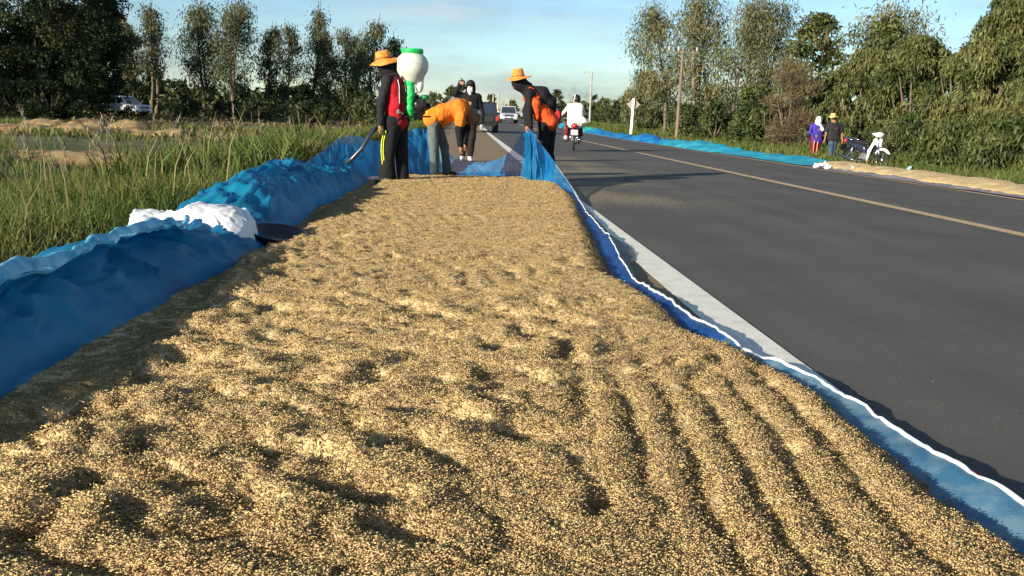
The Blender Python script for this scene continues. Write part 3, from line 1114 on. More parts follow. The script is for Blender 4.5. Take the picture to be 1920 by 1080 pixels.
# feathery heads
cl = []
for i in range(60):
    x_, y_ = -3.0 - g.random() * 4, 7 + g.random() * 13
    z_ = float(ground_z(x_, y_))
    h_ = 0.75 + 0.35 * g.random()
    lx = g.normal() * 0.12
    for j in range(14):
        f_ = 0.75 + 0.25 * j / 13
        cl.append((x_ + lx * f_ * f_, y_, z_ + h_ * f_ - 0.03))
cl = np.array(cl)
blades('seed_heads', cl, np.full(len(cl), 0.07), np.full(len(cl), 0.012), 0.35 + 0.2 * g.random(len(cl)), [mat('seed_head', (0.32, 0.27, 0.19), 0.8, transl=.3)], seed=6, kind='stuff',
       label='pale feathery seed heads above the verge grass', cat='grass')

# mounds of dug earth in the field
m_earth = mat('dug_earth', (0.13, 0.075, 0.035), 0.95, scale=1.2, col2=(0.30, 0.21, 0.10), bump=0.8, bscale=8)
for i, (px, py, w, h_, lb) in enumerate([(110, 283, 2.6, .32, 'reddish cut bank of bare earth beyond the ditch on the left'),
                                         (45, 246, 4.0, .5, 'long low mound of pale dry earth at the left edge of the field'),
                                         (165, 244, 3.6, .6, 'heaped mound of dry earth and straw in front of the parked white pickup'),
                                         (250, 250, 3.0, .35, 'small flat mound of earth at the right end of the row of mounds')]):
    c = P(px, py, -0.4)
    B = Blob((-w, -1.6, -0.4), (w, 1.6, h_ + 0.4), 0.09)
    for j in range(5):
        t = (j - 2) / 2.5
        B.ell((t * w * 0.75, 0.3 * math.sin(j * 2.1 + i), 0), (w * 0.35, 0.9, h_ * (0.75 + 0.3 * math.sin(j * 3 + i))), 0.15)
    B.rough(0.14, 1.6, i).floor(-0.2)
    gz = float(ground_z(c[0], c[1]))
    obj('earth_mound', B.mesh('earth_mound'), m_earth, label=lb, cat='mound', loc=(c[0], c[1], gz), group='earth mounds in the field')

# ================================================================== trees
m_bark_pale = mat('pale_bark', (0.34, 0.29, 0.22), 0.85, scale=4, col2=(0.16, 0.12, 0.09), bump=0.5, bscale=18)
m_bark = mat('bark', (0.09, 0.07, 0.05), 0.9, scale=4, col2=(0.17, 0.135, 0.10), bump=0.6, bscale=18)
LM = {
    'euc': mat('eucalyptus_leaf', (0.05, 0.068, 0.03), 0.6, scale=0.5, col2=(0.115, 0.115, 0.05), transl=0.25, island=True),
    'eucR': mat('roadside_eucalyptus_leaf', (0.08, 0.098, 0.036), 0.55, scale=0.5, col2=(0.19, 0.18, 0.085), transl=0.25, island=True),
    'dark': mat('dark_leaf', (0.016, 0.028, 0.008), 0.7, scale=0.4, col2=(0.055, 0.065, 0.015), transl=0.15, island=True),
    'green': mat('green_leaf', (0.038, 0.058, 0.015), 0.6, scale=0.6, col2=(0.11, 0.12, 0.034), transl=0.2, island=True),
    'mango': mat('long_glossy_leaf', (0.048, 0.066, 0.018), 0.55, scale=0.9, col2=(0.145, 0.150, 0.050), transl=0.2, island=True, spec=0.25),
    'brown': mat('dry_twig_leaf', (0.12, 0.085, 0.045), 0.8, scale=0.9, col2=(0.17, 0.14, 0.07), transl=0.2, island=True),
    'yellow': mat('yellow_leaf', (0.10, 0.10, 0.02), 0.6, scale=0.9, col2=(0.20, 0.17, 0.04), transl=0.25, island=True),
}


def leaf_mesh(name, C, Lg, Wd, droop, g, spread=1.0):
    n = len(C)
    th = g.random(n) * 6.283
    el = g.normal(size=n) * 0.7 * spread - droop
    a = np.stack([np.cos(th) * np.cos(el), np.sin(th) * np.cos(el), np.sin(el)], -1)
    r_ = g.normal(size=(n, 3))
    s = np.cross(a, r_)
    s /= np.linalg.norm(s, axis=1)[:, None] + 1e-9
    l_ = (Lg * (0.6 + 0.8 * g.random(n)))[:, None]
    w_ = (Wd * (0.6 + 0.8 * g.random(n)))[:, None]
    V = np.stack([C, C + a * l_ * 0.5 + s * w_ / 2, C + a * l_, C + a * l_ * 0.5 - s * w_ / 2], 1).reshape(-1, 3)
    F = (np.arange(n)[:, None] * 4 + np.arange(4)[None, :])
    return mesh_np(name, V, F, False)


def make_tree(kind, x, y, ztop, half, label, seed, group=None, name='tree', leaves=None, z0=None, lean=0.0, nm=None, dens=1.0, lmat=None, trunks=1):
    g = np.random.default_rng(seed)
    gz = float(ground_z(x, y)) - 0.05
    H = ztop - gz
    t = root(name, (x, y, gz), label, 'tree' if name != 'bush' else 'bush', group)
    px = max(0.12, 0.022 * math.hypot(x, y) / 10)     # leaf length grows with distance so that clumps stay readable
    tb = MB()
    C = []
    if kind == 'euc':
        zc = H * (0.30 if z0 is None else z0)
        for tr in range(trunks):
            off = (g.normal() * half * 0.25, g.normal() * half * 0.2) if trunks > 1 else (0, 0)
            ln_ = lean * H + (g.normal() * 0.06 * H if trunks > 1 else g.normal() * 0.02 * H)
            r0 = 0.011 * H + 0.04
            def axis(f):
                return np.array((off[0] + ln_ * f ** 1.4 + 0.02 * H * math.sin(f * 5 + seed), off[1] + 0.015 * H * math.sin(f * 4 + seed * 2), H * 0.87 * f))
            fs = np.linspace(0, 1, 9)
            tb.tube([axis(f) for f in fs], [r0 * (1 - 0.88 * f) for f in fs], 7)
            nb = int((13 + 0.9 * H) * dens / trunks ** 0.5)
            for i in range(nb):
                f = zc / H + (1 - zc / H) * (i + g.random()) / nb
                f = min(f, 0.98)
                p0 = axis(f * 0.9)
                env = half * (0.35 + 0.75 * math.sin(math.pi * min(1, ((f - zc / H) / (1 - zc / H + 1e-6))) ** 0.7 * 0.95 + 0.12)) * (0.55 + 0.55 * g.random())
                if trunks > 1:
                    env *= 0.75
                an = g.random() * 6.283
                rise = env * (0.55 + 0.7 * g.random())
                p2 = p0 + np.array((math.cos(an) * env, math.sin(an) * env, rise))
                if p2[2] > H:
                    p2[2] = H - 0.1
                p1 = (p0 + p2) / 2 + np.array((0, 0, rise * 0.12))
                tb.tube([p0, p1, p2], [r0 * 0.3 * (1.15 - f), r0 * 0.2 * (1.15 - f), 0.008], 5)
                for q, sz in ((p2, 1.0), ((p1 + p2) / 2, 0.8), (p1, .45)):
                    m_ = int(90 * sz * (0.5 + g.random()))
                    rad = half * 0.17 * sz + 0.10
                    c = q + g.normal(size=(m_, 3)) * np.array((rad, rad, rad * 0.9))
                    c[:, 2] -= np.abs(g.normal(size=m_)) * rad * 1.3
                    C.append(c)
        C = np.concatenate(C)
        want = leaves or 3600
        C = C[g.permutation(len(C))[:want]] if len(C) > want else np.concatenate([C, C[g.integers(0, len(C), want - len(C))] + g.normal(size=(want - len(C), 3)) * 0.18])
        me = leaf_mesh('crown', C, px * 1.25 + 0.1, px * 0.36 + 0.015, 0.9, g, 0.6)
    else:
        zc = H * (0.12 if z0 is None else z0)
        nl = 5 if name != 'bush' else 4
        r0 = 0.02 * H + 0.05
        tops = []
        tb.tube([(0, 0, 0), (lean * H * .3, 0.05, H * 0.25), (lean * H * .5, 0, H * 0.42)], [r0, r0 * 0.75, r0 * 0.5], 8)
        for i in range(nl + 3):
            an = i * 2.4 + seed
            q = np.array((math.cos(an) * half * 0.6, math.sin(an) * half * 0.6, H * (0.5 + 0.4 * g.random())))
            tb.tube([(0, 0, H * (0.12 + 0.08 * g.random())), q * np.array((.55, .55, .62)), q], [r0 * 0.5, r0 * 0.3, 0.015], 6)
        nc = int((46 if name != 'bush' else 26) * dens)
        want = leaves or 4200
        for i in range(nc):
            u = g.random()
            zf = zc / H + (1 - zc / H) * u
            env = half * (math.sin(math.pi * (0.16 + 0.80 * u) ** 0.9)) ** 0.6
            an = g.random() * 6.283
            rr = env * (0.45 + 0.55 * g.random() ** 0.5) * (0.8 + 0.35 * math.sin(an * 3 + seed + u * 4))
            c0 = np.array((math.cos(an) * rr + lean * H * u, math.sin(an) * rr, zf * H * 0.95))
            rad = (0.20 + 0.12 * g.random()) * half ** 0.8 * 0.9 + 0.1
            m_ = int(want / nc * (0.6 + 0.8 * g.random()))
            d = g.normal(size=(m_, 3))
            d /= np.linalg.norm(d, axis=1)[:, None]
            c = c0 + d * rad * (0.55 + 0.5 * g.random((m_, 1))) * np.array((1, 1, 0.8))
            c[:, 2] = np.clip(c[:, 2], 0.05, H)
            C.append(c)
        C = np.concatenate(C)
        if kind == 'mango':
            me = leaf_mesh('crown', np.concatenate([C, C + g.normal(size=C.shape) * 0.06]), 0.19, 0.048, 1.0, g, 0.6)
        elif kind == 'brown':
            me = leaf_mesh('crown', C, 0.3, 0.022, -0.4, g, 1.0)
        else:
            me = leaf_mesh('crown', C, px * 1.1 + 0.06, px * 0.55 + 0.03, 0.4, g)
    obj('crown', me, LM[lmat or kind], t)
    tb.build('trunk', nm or m_bark, t, True)
    return t


def tree_px(kind, px, D, top, halfpx, label, seed, **kw):
    """place by surveyed direction and distance"""
    q = PD(px, top, D)
    return make_tree(kind, q[0], D, q[2], halfpx * D / FPX, label, seed, **kw)


OFF = [(-64, 30, 15), (-70, 42, 17), (-78, 55, 16), (-56, 22, 13), (-88, 62, 18), (-50, 44, 12)]  # unseen trees, added out of view to throw shade across the far field
ofl = ['nearest', 'second', 'third', 'lowest', 'farthest', 'inner']
for i, (x_, y_, h_) in enumerate(OFF):
    make_tree('dark', x_, y_, h_, 7.5, ofl[i] + ' unseen dark tree added beyond the left edge to shade the field', 700 + i, name='shade_tree', group='unseen trees added to shade the field', leaves=7000, z0=0.1, dens=1.4)
row = 'eucalyptus trees in the row across the left field'
E = [
    (243, 100, 22, 20, 0, 'small thin eucalyptus at the edge of the big dark trees on the left'),
    (283, 104, -12, 33, 1, 'tall slender eucalyptus with bare lower trunk right of the parked white pickup'),
    (368, 108, -18, 44, 2, 'tall broad eucalyptus forming the left half of the widest crown pair'),
    (425, 104, -24, 44, 3, 'tall leaning eucalyptus forming the right half of the widest crown pair'),
    (503, 115, 36, 22, 4, 'short dense eucalyptus with a rounded top and bare stem, standing alone'),
    (543, 112, 32, 26, 5, 'grey-green eucalyptus with drooping crown left of the tallest thin tree'),
    (574, 114, -10, 32, 6, 'tallest thin open eucalyptus in the middle of the left row'),
    (610, 112, 46, 17, 7, 'narrow dark column-shaped eucalyptus in the left row'),
    (648, 112, 46, 26, 8, 'thin feathery eucalyptus with a rounded top right of the narrow dark one'),
    (695, 116, 18, 30, 9, 'tall open eucalyptus behind the straw hat of the man with the blower'),
    (742, 118, 57, 20, 10, 'last small eucalyptus of the left row, next to the blower tank'),
    (672, 108, 78, 26, 11, 'low dense eucalyptus below the feathery crowns near the right end of the row'),
]
for px, D, top, hp, sd, lb in E:
    top -= 26
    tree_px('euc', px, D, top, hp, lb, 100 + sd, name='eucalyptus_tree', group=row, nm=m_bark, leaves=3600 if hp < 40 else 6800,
            lean=0.05 * math.sin(sd * 2.3), z0=0.36 if sd in (1, 4) else 0.22, dens=1.3 if hp < 40 else 1.8, trunks=2 if hp > 30 else 1)
K = [
    (20, 82, -130, 120, 'huge dark tree filling the top left corner'),
    (125, 88, -150, 105, 'huge dark tree right of the corner tree, above the parked pickup'),
    (60, 72, 20, 80, 'broad dark tree with low hanging branches below the corner tree'),
    (180, 106, -30, 60, 'dark rounded tree behind the parked white pickup'),
    (140, 104, 10, 60, 'dark tree filling the gap between the parked pickup and the huge trees'),
    (-90, 70, -60, 110, 'dark tree at the left edge of the view'),
]
for i, (px, D, top, hp, lb) in enumerate(K):
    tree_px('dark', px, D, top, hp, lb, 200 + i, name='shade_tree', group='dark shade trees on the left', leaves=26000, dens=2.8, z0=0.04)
bushes = [(25, 62, 150, 45), (95, 70, 150, 40), (290, 112, 128, 24), (335, 118, 150, 26), (395, 118, 165, 34), (455, 112, 158, 30), (515, 118, 150, 30), (565, 112, 160, 30),
          (612, 108, 158, 26), (655, 95, 150, 28), (690, 60, 172, 36), (735, 75, 165, 40), (250, 105, 160, 30), (480, 90, 190, 40), (580, 80, 190, 44), (350, 96, 186, 36),
          (430, 96, 190, 40)]
nouns = ['dark bush at the foot of the corner tree', 'dark bush left of the parked pickup', 'round green bush beside the bare eucalyptus trunk',
         'low bush right of the bare eucalyptus trunk', 'wide bush under the broad left crown', 'bush under the right half of the crown pair',
         'bush under the lone round-topped eucalyptus', 'bush under the tallest thin eucalyptus', 'bush at the foot of the narrow dark eucalyptus',
         'bush below the feathery eucalyptus', 'light green shrub behind the man with the blower', 'wide green shrub beside the shoulder behind the blower',
         'bush just behind the parked pickup', 'low bush in the shade in the middle of the field', 'low bush in the field near the tall verge grass',
         'low bush in the field right of the pickup', 'low dark bush between the pickup and the verge grass']
for i, (px, D, top, hp) in enumerate(bushes):
    tree_px('green', px, D, top, hp, nouns[i], 300 + i, name='bush', group='bushes across the left field', leaves=1500 if D > 80 else 2200, z0=0.02,
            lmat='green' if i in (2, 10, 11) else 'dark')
# far ahead along the road
FAR = [('green', 846, 210, 160, 16, 'far tree just left of the arm raised by the woman'), ('green', 868, 215, 148, 14, 'far dark tree behind the raised arm of the woman'),
       ('green', 922, 300, 176, 8, 'small far rounded tree above the dark vehicle'), ('brown', 937, 260, 180, 18, 'far brownish umbrella-shaped tree above the silver pickup'),
       ('green', 962, 240, 188, 14, 'far low dark tree above the silver pickup'), ('green', 1047, 190, 163, 15, 'far dark rounded tree beside the far motorcycle'),
       ('brown', 1078, 200, 162, 22, 'far bare umbrella-shaped tree behind the white helmet'), ('brown', 1105, 210, 173, 20, 'far greyish bare tree next to the far utility pole'),
       ('green', 1135, 170, 184, 24, 'far green tree right of the motorcyclist in white'), ('green', 1165, 150, 176, 20, 'far green tree left of the diamond road sign'),
       ('green', 1010, 230, 188, 18, 'far low tree behind the man in the black jacket'), ('green', 900, 230, 196, 20, 'far low tree behind the dark vehicle'),
       ('green', 815, 160, 172, 22, 'far tree between the blower and the bending worker'), ('green', 780, 130, 178, 26, 'far bush behind the blower engine')]
for i, (k_, px, D, top, hp, lb) in enumerate(FAR):
    tree_px(k_, px, D, top, hp, lb, 400 + i, name='tree', group='far trees ahead along the road', leaves=1400, z0=0.04, lmat='dark' if k_ == 'green' and i % 2 else None)
# right side row
RT = [
    ('euc', 1183, 112, 150, 14, 'small dark pointed eucalyptus above the diamond road sign', {}),
    ('euc', 1213, 84, 105, 27, 'medium eucalyptus right of the diamond road sign', {}),
    ('euc', 1248, 76, 128, 24, 'low dense eucalyptus left of the wooden pole', {'z0': 0.08}),
    ('euc', 1262, 64, -40, 52, 'tall leaning eucalyptus whose crown hangs left of the wooden pole', {'lean': -0.10, 'leaves': 6500}),
    ('euc', 1318, 58, -70, 58, 'tall many-stemmed eucalyptus with white trunk just right of the wooden pole', {'trunks': 4, 'leaves': 7500, 'nm': m_bark_pale}),
    ('euc', 1330, 62, 150, 40, 'low bushy eucalyptus at the foot of the white trunk', {'z0': 0.04, 'leaves': 5000}),
    ('euc', 1395, 52, -60, 60, 'tall dense eucalyptus between the white trunk and the round dark tree', {'trunks': 3, 'leaves': 8000, 'z0': 0.12}),
    ('euc', 1455, 56, -70, 50, 'tall grey-green eucalyptus behind the round dark tree', {'trunks': 2, 'leaves': 6500}),
    ('green', 1420, 47, 158, 46, 'low dark green tree with pale stem left of the dry brown tree', {'leaves': 5000}),
    ('green', 1535, 46, 16, 66, 'large round dark green tree above the woman in purple', {'leaves': 8500, 'z0': 0.35}),
    ('brown', 1490, 40, 108, 52, 'dry brown twiggy tree left of the woman in purple', {'leaves': 9000, 'z0': 0.03}),
    ('green', 1565, 42, 130, 40, 'green tree right behind the two people', {'leaves': 6000, 'z0': 0.02}),
    ('mango', 1632, 35, 92, 68, 'dense long-leaved tree behind the parked motorcycle', {'leaves': 13000, 'z0': 0.02, 'dens': 1.8}),
    ('mango', 1728, 32, 66, 72, 'dense long-leaved tree right of the parked motorcycle', {'leaves': 15000, 'z0': 0.02, 'dens': 1.9}),
    ('mango', 1815, 31, 78, 70, 'dense long-leaved tree between the tall open tree and the right edge', {'leaves': 13000, 'z0': 0.02, 'dens': 1.8}),
    ('mango', 1905, 26, -20, 82, 'tall dense long-leaved tree at the right edge', {'leaves': 17000, 'z0': 0.02, 'dens': 2.1}),
    ('mango', 2010, 24, -60, 90, 'long-leaved tree beyond the right edge of the view', {'leaves': 9000, 'z0': 0.02, 'dens': 1.8}),
    ('euc', 1718, 40, -60, 70, 'tall open tree with bare pale branches rising behind the long-leaved trees', {'trunks': 4, 'leaves': 5000, 'z0': 0.45, 'nm': m_bark_pale, 'lmat': 'eucR'}),
    ('green', 1672, 36, 30, 44, 'dark green tree behind the long-leaved trees left of the open tree', {'leaves': 5000, 'z0': 0.2}),
    ('green', 1850, 42, 40, 50, 'dark green tree showing between the open tree and the right edge tree', {'leaves': 5000, 'z0': 0.2}),
]
for i, (k_, px, D, top, hp, lb, kw) in enumerate(RT):
    kw = dict(kw)
    kw.setdefault('leaves', 4500)
    if k_ == 'euc':
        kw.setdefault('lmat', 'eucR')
        kw.setdefault('dens', 1.5)
    tree_px(k_, px, D, top, hp, lb, 500 + i, name='eucalyptus_tree' if k_ == 'euc' else 'tree', group='trees along the right side of the road', **kw)
for i, (px, D, top, hp, lb) in enumerate([(1225, 70, 205, 26, 'low bush left of the wooden pole foot'), (1290, 56, 196, 30, 'low bush at the foot of the wooden pole'),
                                          (1345, 50, 190, 34, 'low bush in front of the white trunk'), (1400, 44, 200, 34, 'low bush below the tall dense eucalyptus'),
                                          (1440, 41, 200, 36, 'low bush at the left of the dry brown tree'), (1790, 24, 225, 60, 'leafy bush at the grass edge right of the motorcycle'),
                                          (1890, 22, 220, 60, 'leafy bush at the right edge above the rice strip'), (1700, 28, 215, 46, 'leafy bush just behind the front wheel of the parked motorcycle')]):
    tree_px('mango' if D < 30 else 'green', px, D, top, hp, lb, 600 + i, name='bush', group='bushes at the foot of the right trees', leaves=3200, z0=0.0, dens=1.5)

# far off wood closing the horizon
pts = []
gg = np.random.default_rng(77)
for D, n_ in ((200, 9000), (330, 11000)):
    x = (gg.random(n_) - 0.5) * 2 * D * 0.75
    x = x[(x < -0.055 * D) | (x > 0.11 * D)] if D < 300 else x[(x < -0.03 * D) | (x > 0.06 * D)]
    hgt = (4.5 + 2.5 * fbm(x, x * 0 + D, 0.08, 3, D)) * (1.0 if D < 300 else 1.25)
    y = D + gg.normal(size=len(x)) * 4
    pts.append(np.stack([x, y, ground_z(x, y) + hgt * gg.random(len(x)) ** 0.7], -1))
pts = np.concatenate(pts)
obj('distant_wood', leaf_mesh('distant_wood', pts, 1.5, 0.9, 0.3, gg), LM['dark'], kind='stuff', label='far off band of low dark wood on the horizon', cat='wood')
x = 13.5 + 11 * gg.random(26000)
y = 20 + 75 * gg.random(26000) ** 1.3
k = fbm(x, y, 0.35, 2, 9) > -0.1
x, y = x[k], y[k]
pts = np.stack([x, y, ground_z(x, y) + 1.2 * gg.random(len(x)) ** 1.6], -1)
obj('undergrowth', leaf_mesh('undergrowth', pts, 0.20, 0.06, -0.5, gg), LM['mango'], kind='stuff', label='weedy undergrowth at the foot of the trees on the right', cat='undergrowth')
# ground litter of undergrowth under the left trees and right trees
pts = []
for (x0, x1, y0, y1, n_, hh_) in ((-75, -8, 98, 128, 9000, 2.0), (-60, -30, 60, 90, 5000, 1.6)):
    x = x0 + (x1 - x0) * gg.random(n_)
    y = y0 + (y1 - y0) * gg.random(n_)
    k = fbm(x, y, 0.25, 2, 9) > -0.15
    x, y = x[k], y[k]
    pts.append(np.stack([x, y, ground_z(x, y) + hh_ * gg.random(len(x)) ** 1.5], -1))
pts = np.concatenate(pts)
obj('undergrowth', leaf_mesh('undergrowth', pts, 0.6, 0.3, -0.3, gg), LM['green'], kind='stuff', label='tangled undergrowth below the dark trees on the left', cat='undergrowth')
# ================================================================== people
m_skin = mat('skin', (0.27, 0.13, 0.07), 0.6, var=0.08, scale=20)
m_skin_l = mat('pale_skin', (0.45, 0.26, 0.17), 0.6, var=0.08, scale=20)
m_hair = mat('black_hair', (0.012, 0.010, 0.009), 0.5, scale=40)


def cloth(name, col, var=0.12, rough=0.85, col2=None):
    return mat(name, col, rough, var=var, scale=14, col2=col2, bump=0.5, bscale=140, spec=0.2)


def V3(*a):
    return np.array(a, float)


def lerp(a, b, t):
    return V3(*a) * (1 - t) + V3(*b) * t


def person(label, loc, J, skin, garments, res=0.011, rz=0.0, group=None, bare_feet=False):
    """J: joints (local, metres). garments: list of (name, material, kind, extra)"""
    t = root('person', loc, label, 'person', group, rz)
    allp = np.array([v for k, v in J.items() if isinstance(v, tuple) and len(v) == 3])
    lo, hi = allp.min(0) - 0.3, allp.max(0) + 0.3
    head, look = V3(*J['head']), _n(J.get('look', (0, -1, 0)))
    side = _n(np.cross(look, (0, 0, 1)))
    upv = np.cross(side, look)
    # ---- body: one continuous surface
    B = Blob(lo, hi, res)
    ang = math.atan2(look[1], look[0])
    B.ell(head, (0.094, 0.078, 0.118), 0.02, rz=ang)
    B.ell(head + look * 0.035 - upv * 0.055, (0.062, 0.055, 0.065), 0.03, rz=ang)
    B.cone(head + look * 0.085 + upv * 0.012, head + look * 0.112 - upv * 0.022, 0.008, 0.015, 0.012)
    for s in (-1, 1):
        B.ell(head + side * s * 0.078 - upv * 0.01, (0.012, 0.018, 0.03), 0.006, rz=ang)
        B.ell(head + look * 0.09 + side * s * 0.033 + upv * 0.012, (0.014, 0.014, 0.010), 0.0, rz=ang, cut=True)
    B.cone(head + look * 0.088 - upv * 0.062 - side * 0.02, head + look * 0.088 - upv * 0.062 + side * 0.02, 0.009, 0.009, 0.008)
    neck, chest, pel = V3(*J['neck']), V3(*J['chest']), V3(*J['pelvis'])
    B.cone(head - upv * 0.06 - look * 0.02, neck, 0.056, 0.062, 0.04)
    B.cone(neck, chest, 0.07, 0.115, 0.06)
    B.cone(chest, pel, 0.115, 0.105, 0.06)
    for s in ('l', 'r'):
        sh, el, wr, ft = (V3(*J[k + s]) for k in ('sh_', 'el_', 'wr_', 'fd_'))
        B.cone(lerp(chest, neck, .6), sh, 0.085, 0.06, 0.05)
        B.cone(sh, el, 0.05, 0.038, 0.03)
        B.cone(el, wr, 0.04, 0.026, 0.02)
        # hand: palm, four unequal bent fingers, thumb from the side of the palm
        d = _n(ft)
        nrm = _n(np.cross(d, V3(*J.get('pn_' + s, (1, 0.2, 0)))))
        if abs(np.dot(nrm, d)) > 0.9:
            nrm = V3(1, 0, 0)
        pl = _n(np.cross(nrm, d))
        palm = wr + d * 0.045
        B.cone(wr, wr + d * 0.03, 0.024, 0.028, 0.015)
        for o in (-0.022, 0.0, 0.022):
            B.cone(wr + d * 0.03 + nrm * o * 0.7, wr + d * 0.085 + nrm * o, 0.015, 0.013, 0.012)
        for i_, (o, l_) in enumerate(((-0.032, 0.062), (-0.011, 0.074), (0.011, 0.070), (0.032, 0.054))):
            a0 = wr + d * 0.085 + nrm * o
            a1 = a0 + (d * 0.85 + pl * 0.4) * l_ * 0.55
            a2 = a1 + (d * 0.35 + pl * 0.9) * l_ * 0.5
            B.cone(a0, a1, 0.0105, 0.0095, 0.004)
            B.cone(a1, a2, 0.0095, 0.008, 0.003)
        th0 = wr + d * 0.03 + nrm * 0.028
        th1 = th0 + (d * 0.6 + nrm * 0.7 + pl * 0.3) * 0.04
        B.cone(th0, th1, 0.014, 0.011, 0.008)
        B.cone(th1, th1 + (d * 0.85 + pl * 0.4) * 0.03, 0.011, 0.009, 0.004)
        hp, kn, an, to = (V3(*J[k + s]) for k in ('hp_', 'kn_', 'an_', 'to_'))
        B.cone(pel, hp, 0.10, 0.095, 0.05)
        B.cone(hp, kn, 0.085, 0.058, 0.04)
        B.cone(kn, an, 0.056, 0.038, 0.03)
        B.cone(an - V3(0, 0, 0.03), to, 0.036, 0.026, 0.03)
        B.cone(an, an - V3(0, 0, 0.045), 0.036, 0.034, 0.02)
    obj('body', B.mesh('body'), skin, t)
    gl_ = []
    for q in garments:
        gl_ += [('shoe|l',) + q[1:], ('shoe|r',) + q[1:]] if q[2] == 'shoes' else [q]
    for name, m, kind, ex in gl_:
        G = Blob(lo, hi, res)
        if kind == 'shirt':
            w, hem, sl, sr = ex.get('w', 1.0), ex.get('hem', 0.0), ex.get('sleeve', 1.0), ex.get('sr', 1.0)
            lowp = pel + (pel - chest) * hem
            ax = _n(chest - pel)
            ssd = _n(V3(*J['sh_r']) - V3(*J['sh_l']))
            for s in (-1, 0, 1):
                o = ssd * 0.075 * s * w
                G.cone(lerp(chest, neck, .35) + o * 1.15, lerp(chest, lowp, .5) + o, 0.112 * w, 0.115 * w, 0.05)
                G.cone(lerp(chest, lowp, .5) + o, lowp + o, 0.115 * w, 0.125 * w, 0.05)
            G.cone(neck - _n(neck - chest) * 0.03, chest, 0.075, 0.11, 0.04)
            for s in ('l', 'r'):
                sh, el, wr = (V3(*J[k + s]) for k in ('sh_', 'el_', 'wr_'))
                if sl > 0:
                    G.cone(lerp(chest, neck, .55), sh, 0.095 * sr, 0.072 * sr, 0.05)
                    if sl >= 0.5:
                        G.cone(sh, el, 0.070 * sr, 0.055, 0.03)
                        if sl > 0.5:
                            G.cone(el, lerp(el, wr, min(1, (sl - .5) * 2)), 0.054, 0.040, 0.02)
                    else:
                        G.cone(sh, lerp(sh, el, sl * 2), 0.082, 0.082, 0.03)
                else:
                    G.cone(lerp(chest, neck, .55), lerp(chest, sh, .8), 0.098, 0.075, 0.04)
            rm = ex.get('rm', 1.3)
            G.rough(0.009 * rm, 9, ex.get('seed', 1), (1, 1, 0.6))
            G.rough(0.006 * rm, 19, ex.get('seed', 1) + 3, (1, 1, 0.5))
        elif kind == 'trousers':
            w = ex.get('w', 1.0)
            wa = ex.get('waist', 0.06)
            wp = pel + _n(chest - pel) * wa
            ssd = _n(V3(*J['hp_r']) - V3(*J['hp_l']))
            for s in (-1, 1):
                G.cone(wp + ssd * 0.055 * s, pel + ssd * 0.06 * s, 0.112 * w, 0.122 * w, 0.04)
            for s in ('l', 'r'):
                hp, kn, an = (V3(*J[k + s]) for k in ('hp_', 'kn_', 'an_'))
                G.cone(pel, hp, 0.11 * w, 0.112 * w, 0.04)
                G.cone(hp, kn, 0.108 * w, 0.082 * w, 0.03)
                G.cone(kn, lerp(kn, an, ex.get('len', 1.0)) + V3(0, 0, 0.0), 0.080 * w, ex.get('cuff', 0.075), 0.03)
            G.rough(0.013, 8, ex.get('seed', 2), (1, 1, 0.45))
            G.rough(0.008, 18, ex.get('seed', 2) + 5, (1, 1, 0.4))
        elif kind == 'shoes':
            for s in (name[-1],):
                an, to = V3(*J['an_' + s]), V3(*J['to_' + s])
                G.cone(V3(an[0], an[1], to[2] + 0.012), to, 0.048, 0.036, 0.02)
                G.cone(an + V3(0, 0, 0.02), V3(an[0], an[1], to[2] + 0.03), 0.05, 0.05, 0.02)
        elif kind == 'hood':       # cloth round head and neck, face left open
            G.ell(head - look * 0.012 + upv * 0.005, (0.118, 0.10, 0.138), 0.02, rz=ang)
            G.cone(head - upv * 0.06 - look * 0.02, neck - upv * 0.01, 0.092, 0.11, 0.05)
            if ex.get('cape'):
                G.cone(neck, neck + V3(*ex['cape']), 0.10, 0.07, 0.05)
            if ex.get('face', True):
                G.ell(head + look * 0.10 + upv * 0.005, (0.05, 0.055, 0.055), 0.0, rz=ang, cut=True)
            G.rough(0.004, 20, 4)
        elif kind == 'hair':
            G.ell(head - look * 0.012 + upv * 0.02, (0.103, 0.087, 0.118), 0.02, rz=ang)
            G.ell(head + look * 0.095 - upv * 0.03, (0.07, 0.10, 0.085), 0.0, rz=ang, cut=True)
            G.rough(0.003, 30, 4)
        elif kind == 'mask':
            G.ell(head + look * 0.045 - upv * 0.045, (0.072, 0.066, 0.072), 0.02, rz=ang)
            G.ell(head - look * 0.05, (0.10, 0.12, 0.16), 0.0, rz=ang, cut=True)
            if ex.get('long'):
                G.cone(head + look * 0.07 - upv * 0.08, head + look * 0.055 - upv * 0.16, 0.05, 0.03, 0.03)
        elif kind == 'helmet':
            G.ell(head + upv * 0.02 - look * 0.005, (0.142, 0.122, 0.145), 0.02, rz=ang)
            G.ell(head + look * 0.13 - upv * 0.04, (0.09, 0.10, 0.10), 0.0, rz=ang, cut=True)
            G.ell(head - upv * 0.17, (0.16, 0.16, 0.08), 0.0, cut=True)
        elif kind == 'cap':
            G.ell(head + upv * 0.045 - look * 0.005, (0.108, 0.094, 0.098), 0.02, rz=ang)
            G.ell(head - upv * 0.06, (0.2, 0.2, 0.075), 0.0, cut=True)
            G.ell(head + look * 0.125 + upv * 0.045, (0.075, 0.068, 0.014), 0.01, rz=ang)
        elif kind == 'gloves':
            for s in ex.get('s', 'lr'):
                wr, d = V3(*J['wr_' + s]), _n(J['fd_' + s])
                G.cone(wr - d * 0.02, wr + d * 0.06, 0.036, 0.042, 0.01)
                for o in (-0.03, 0, 0.03):
                    G.cone(wr + d * 0.06 + V3(o, 0, 0), wr + d * 0.14 + V3(o * 1.1, 0, 0), 0.017, 0.013, 0.006)
        name = name.split('|')[0]
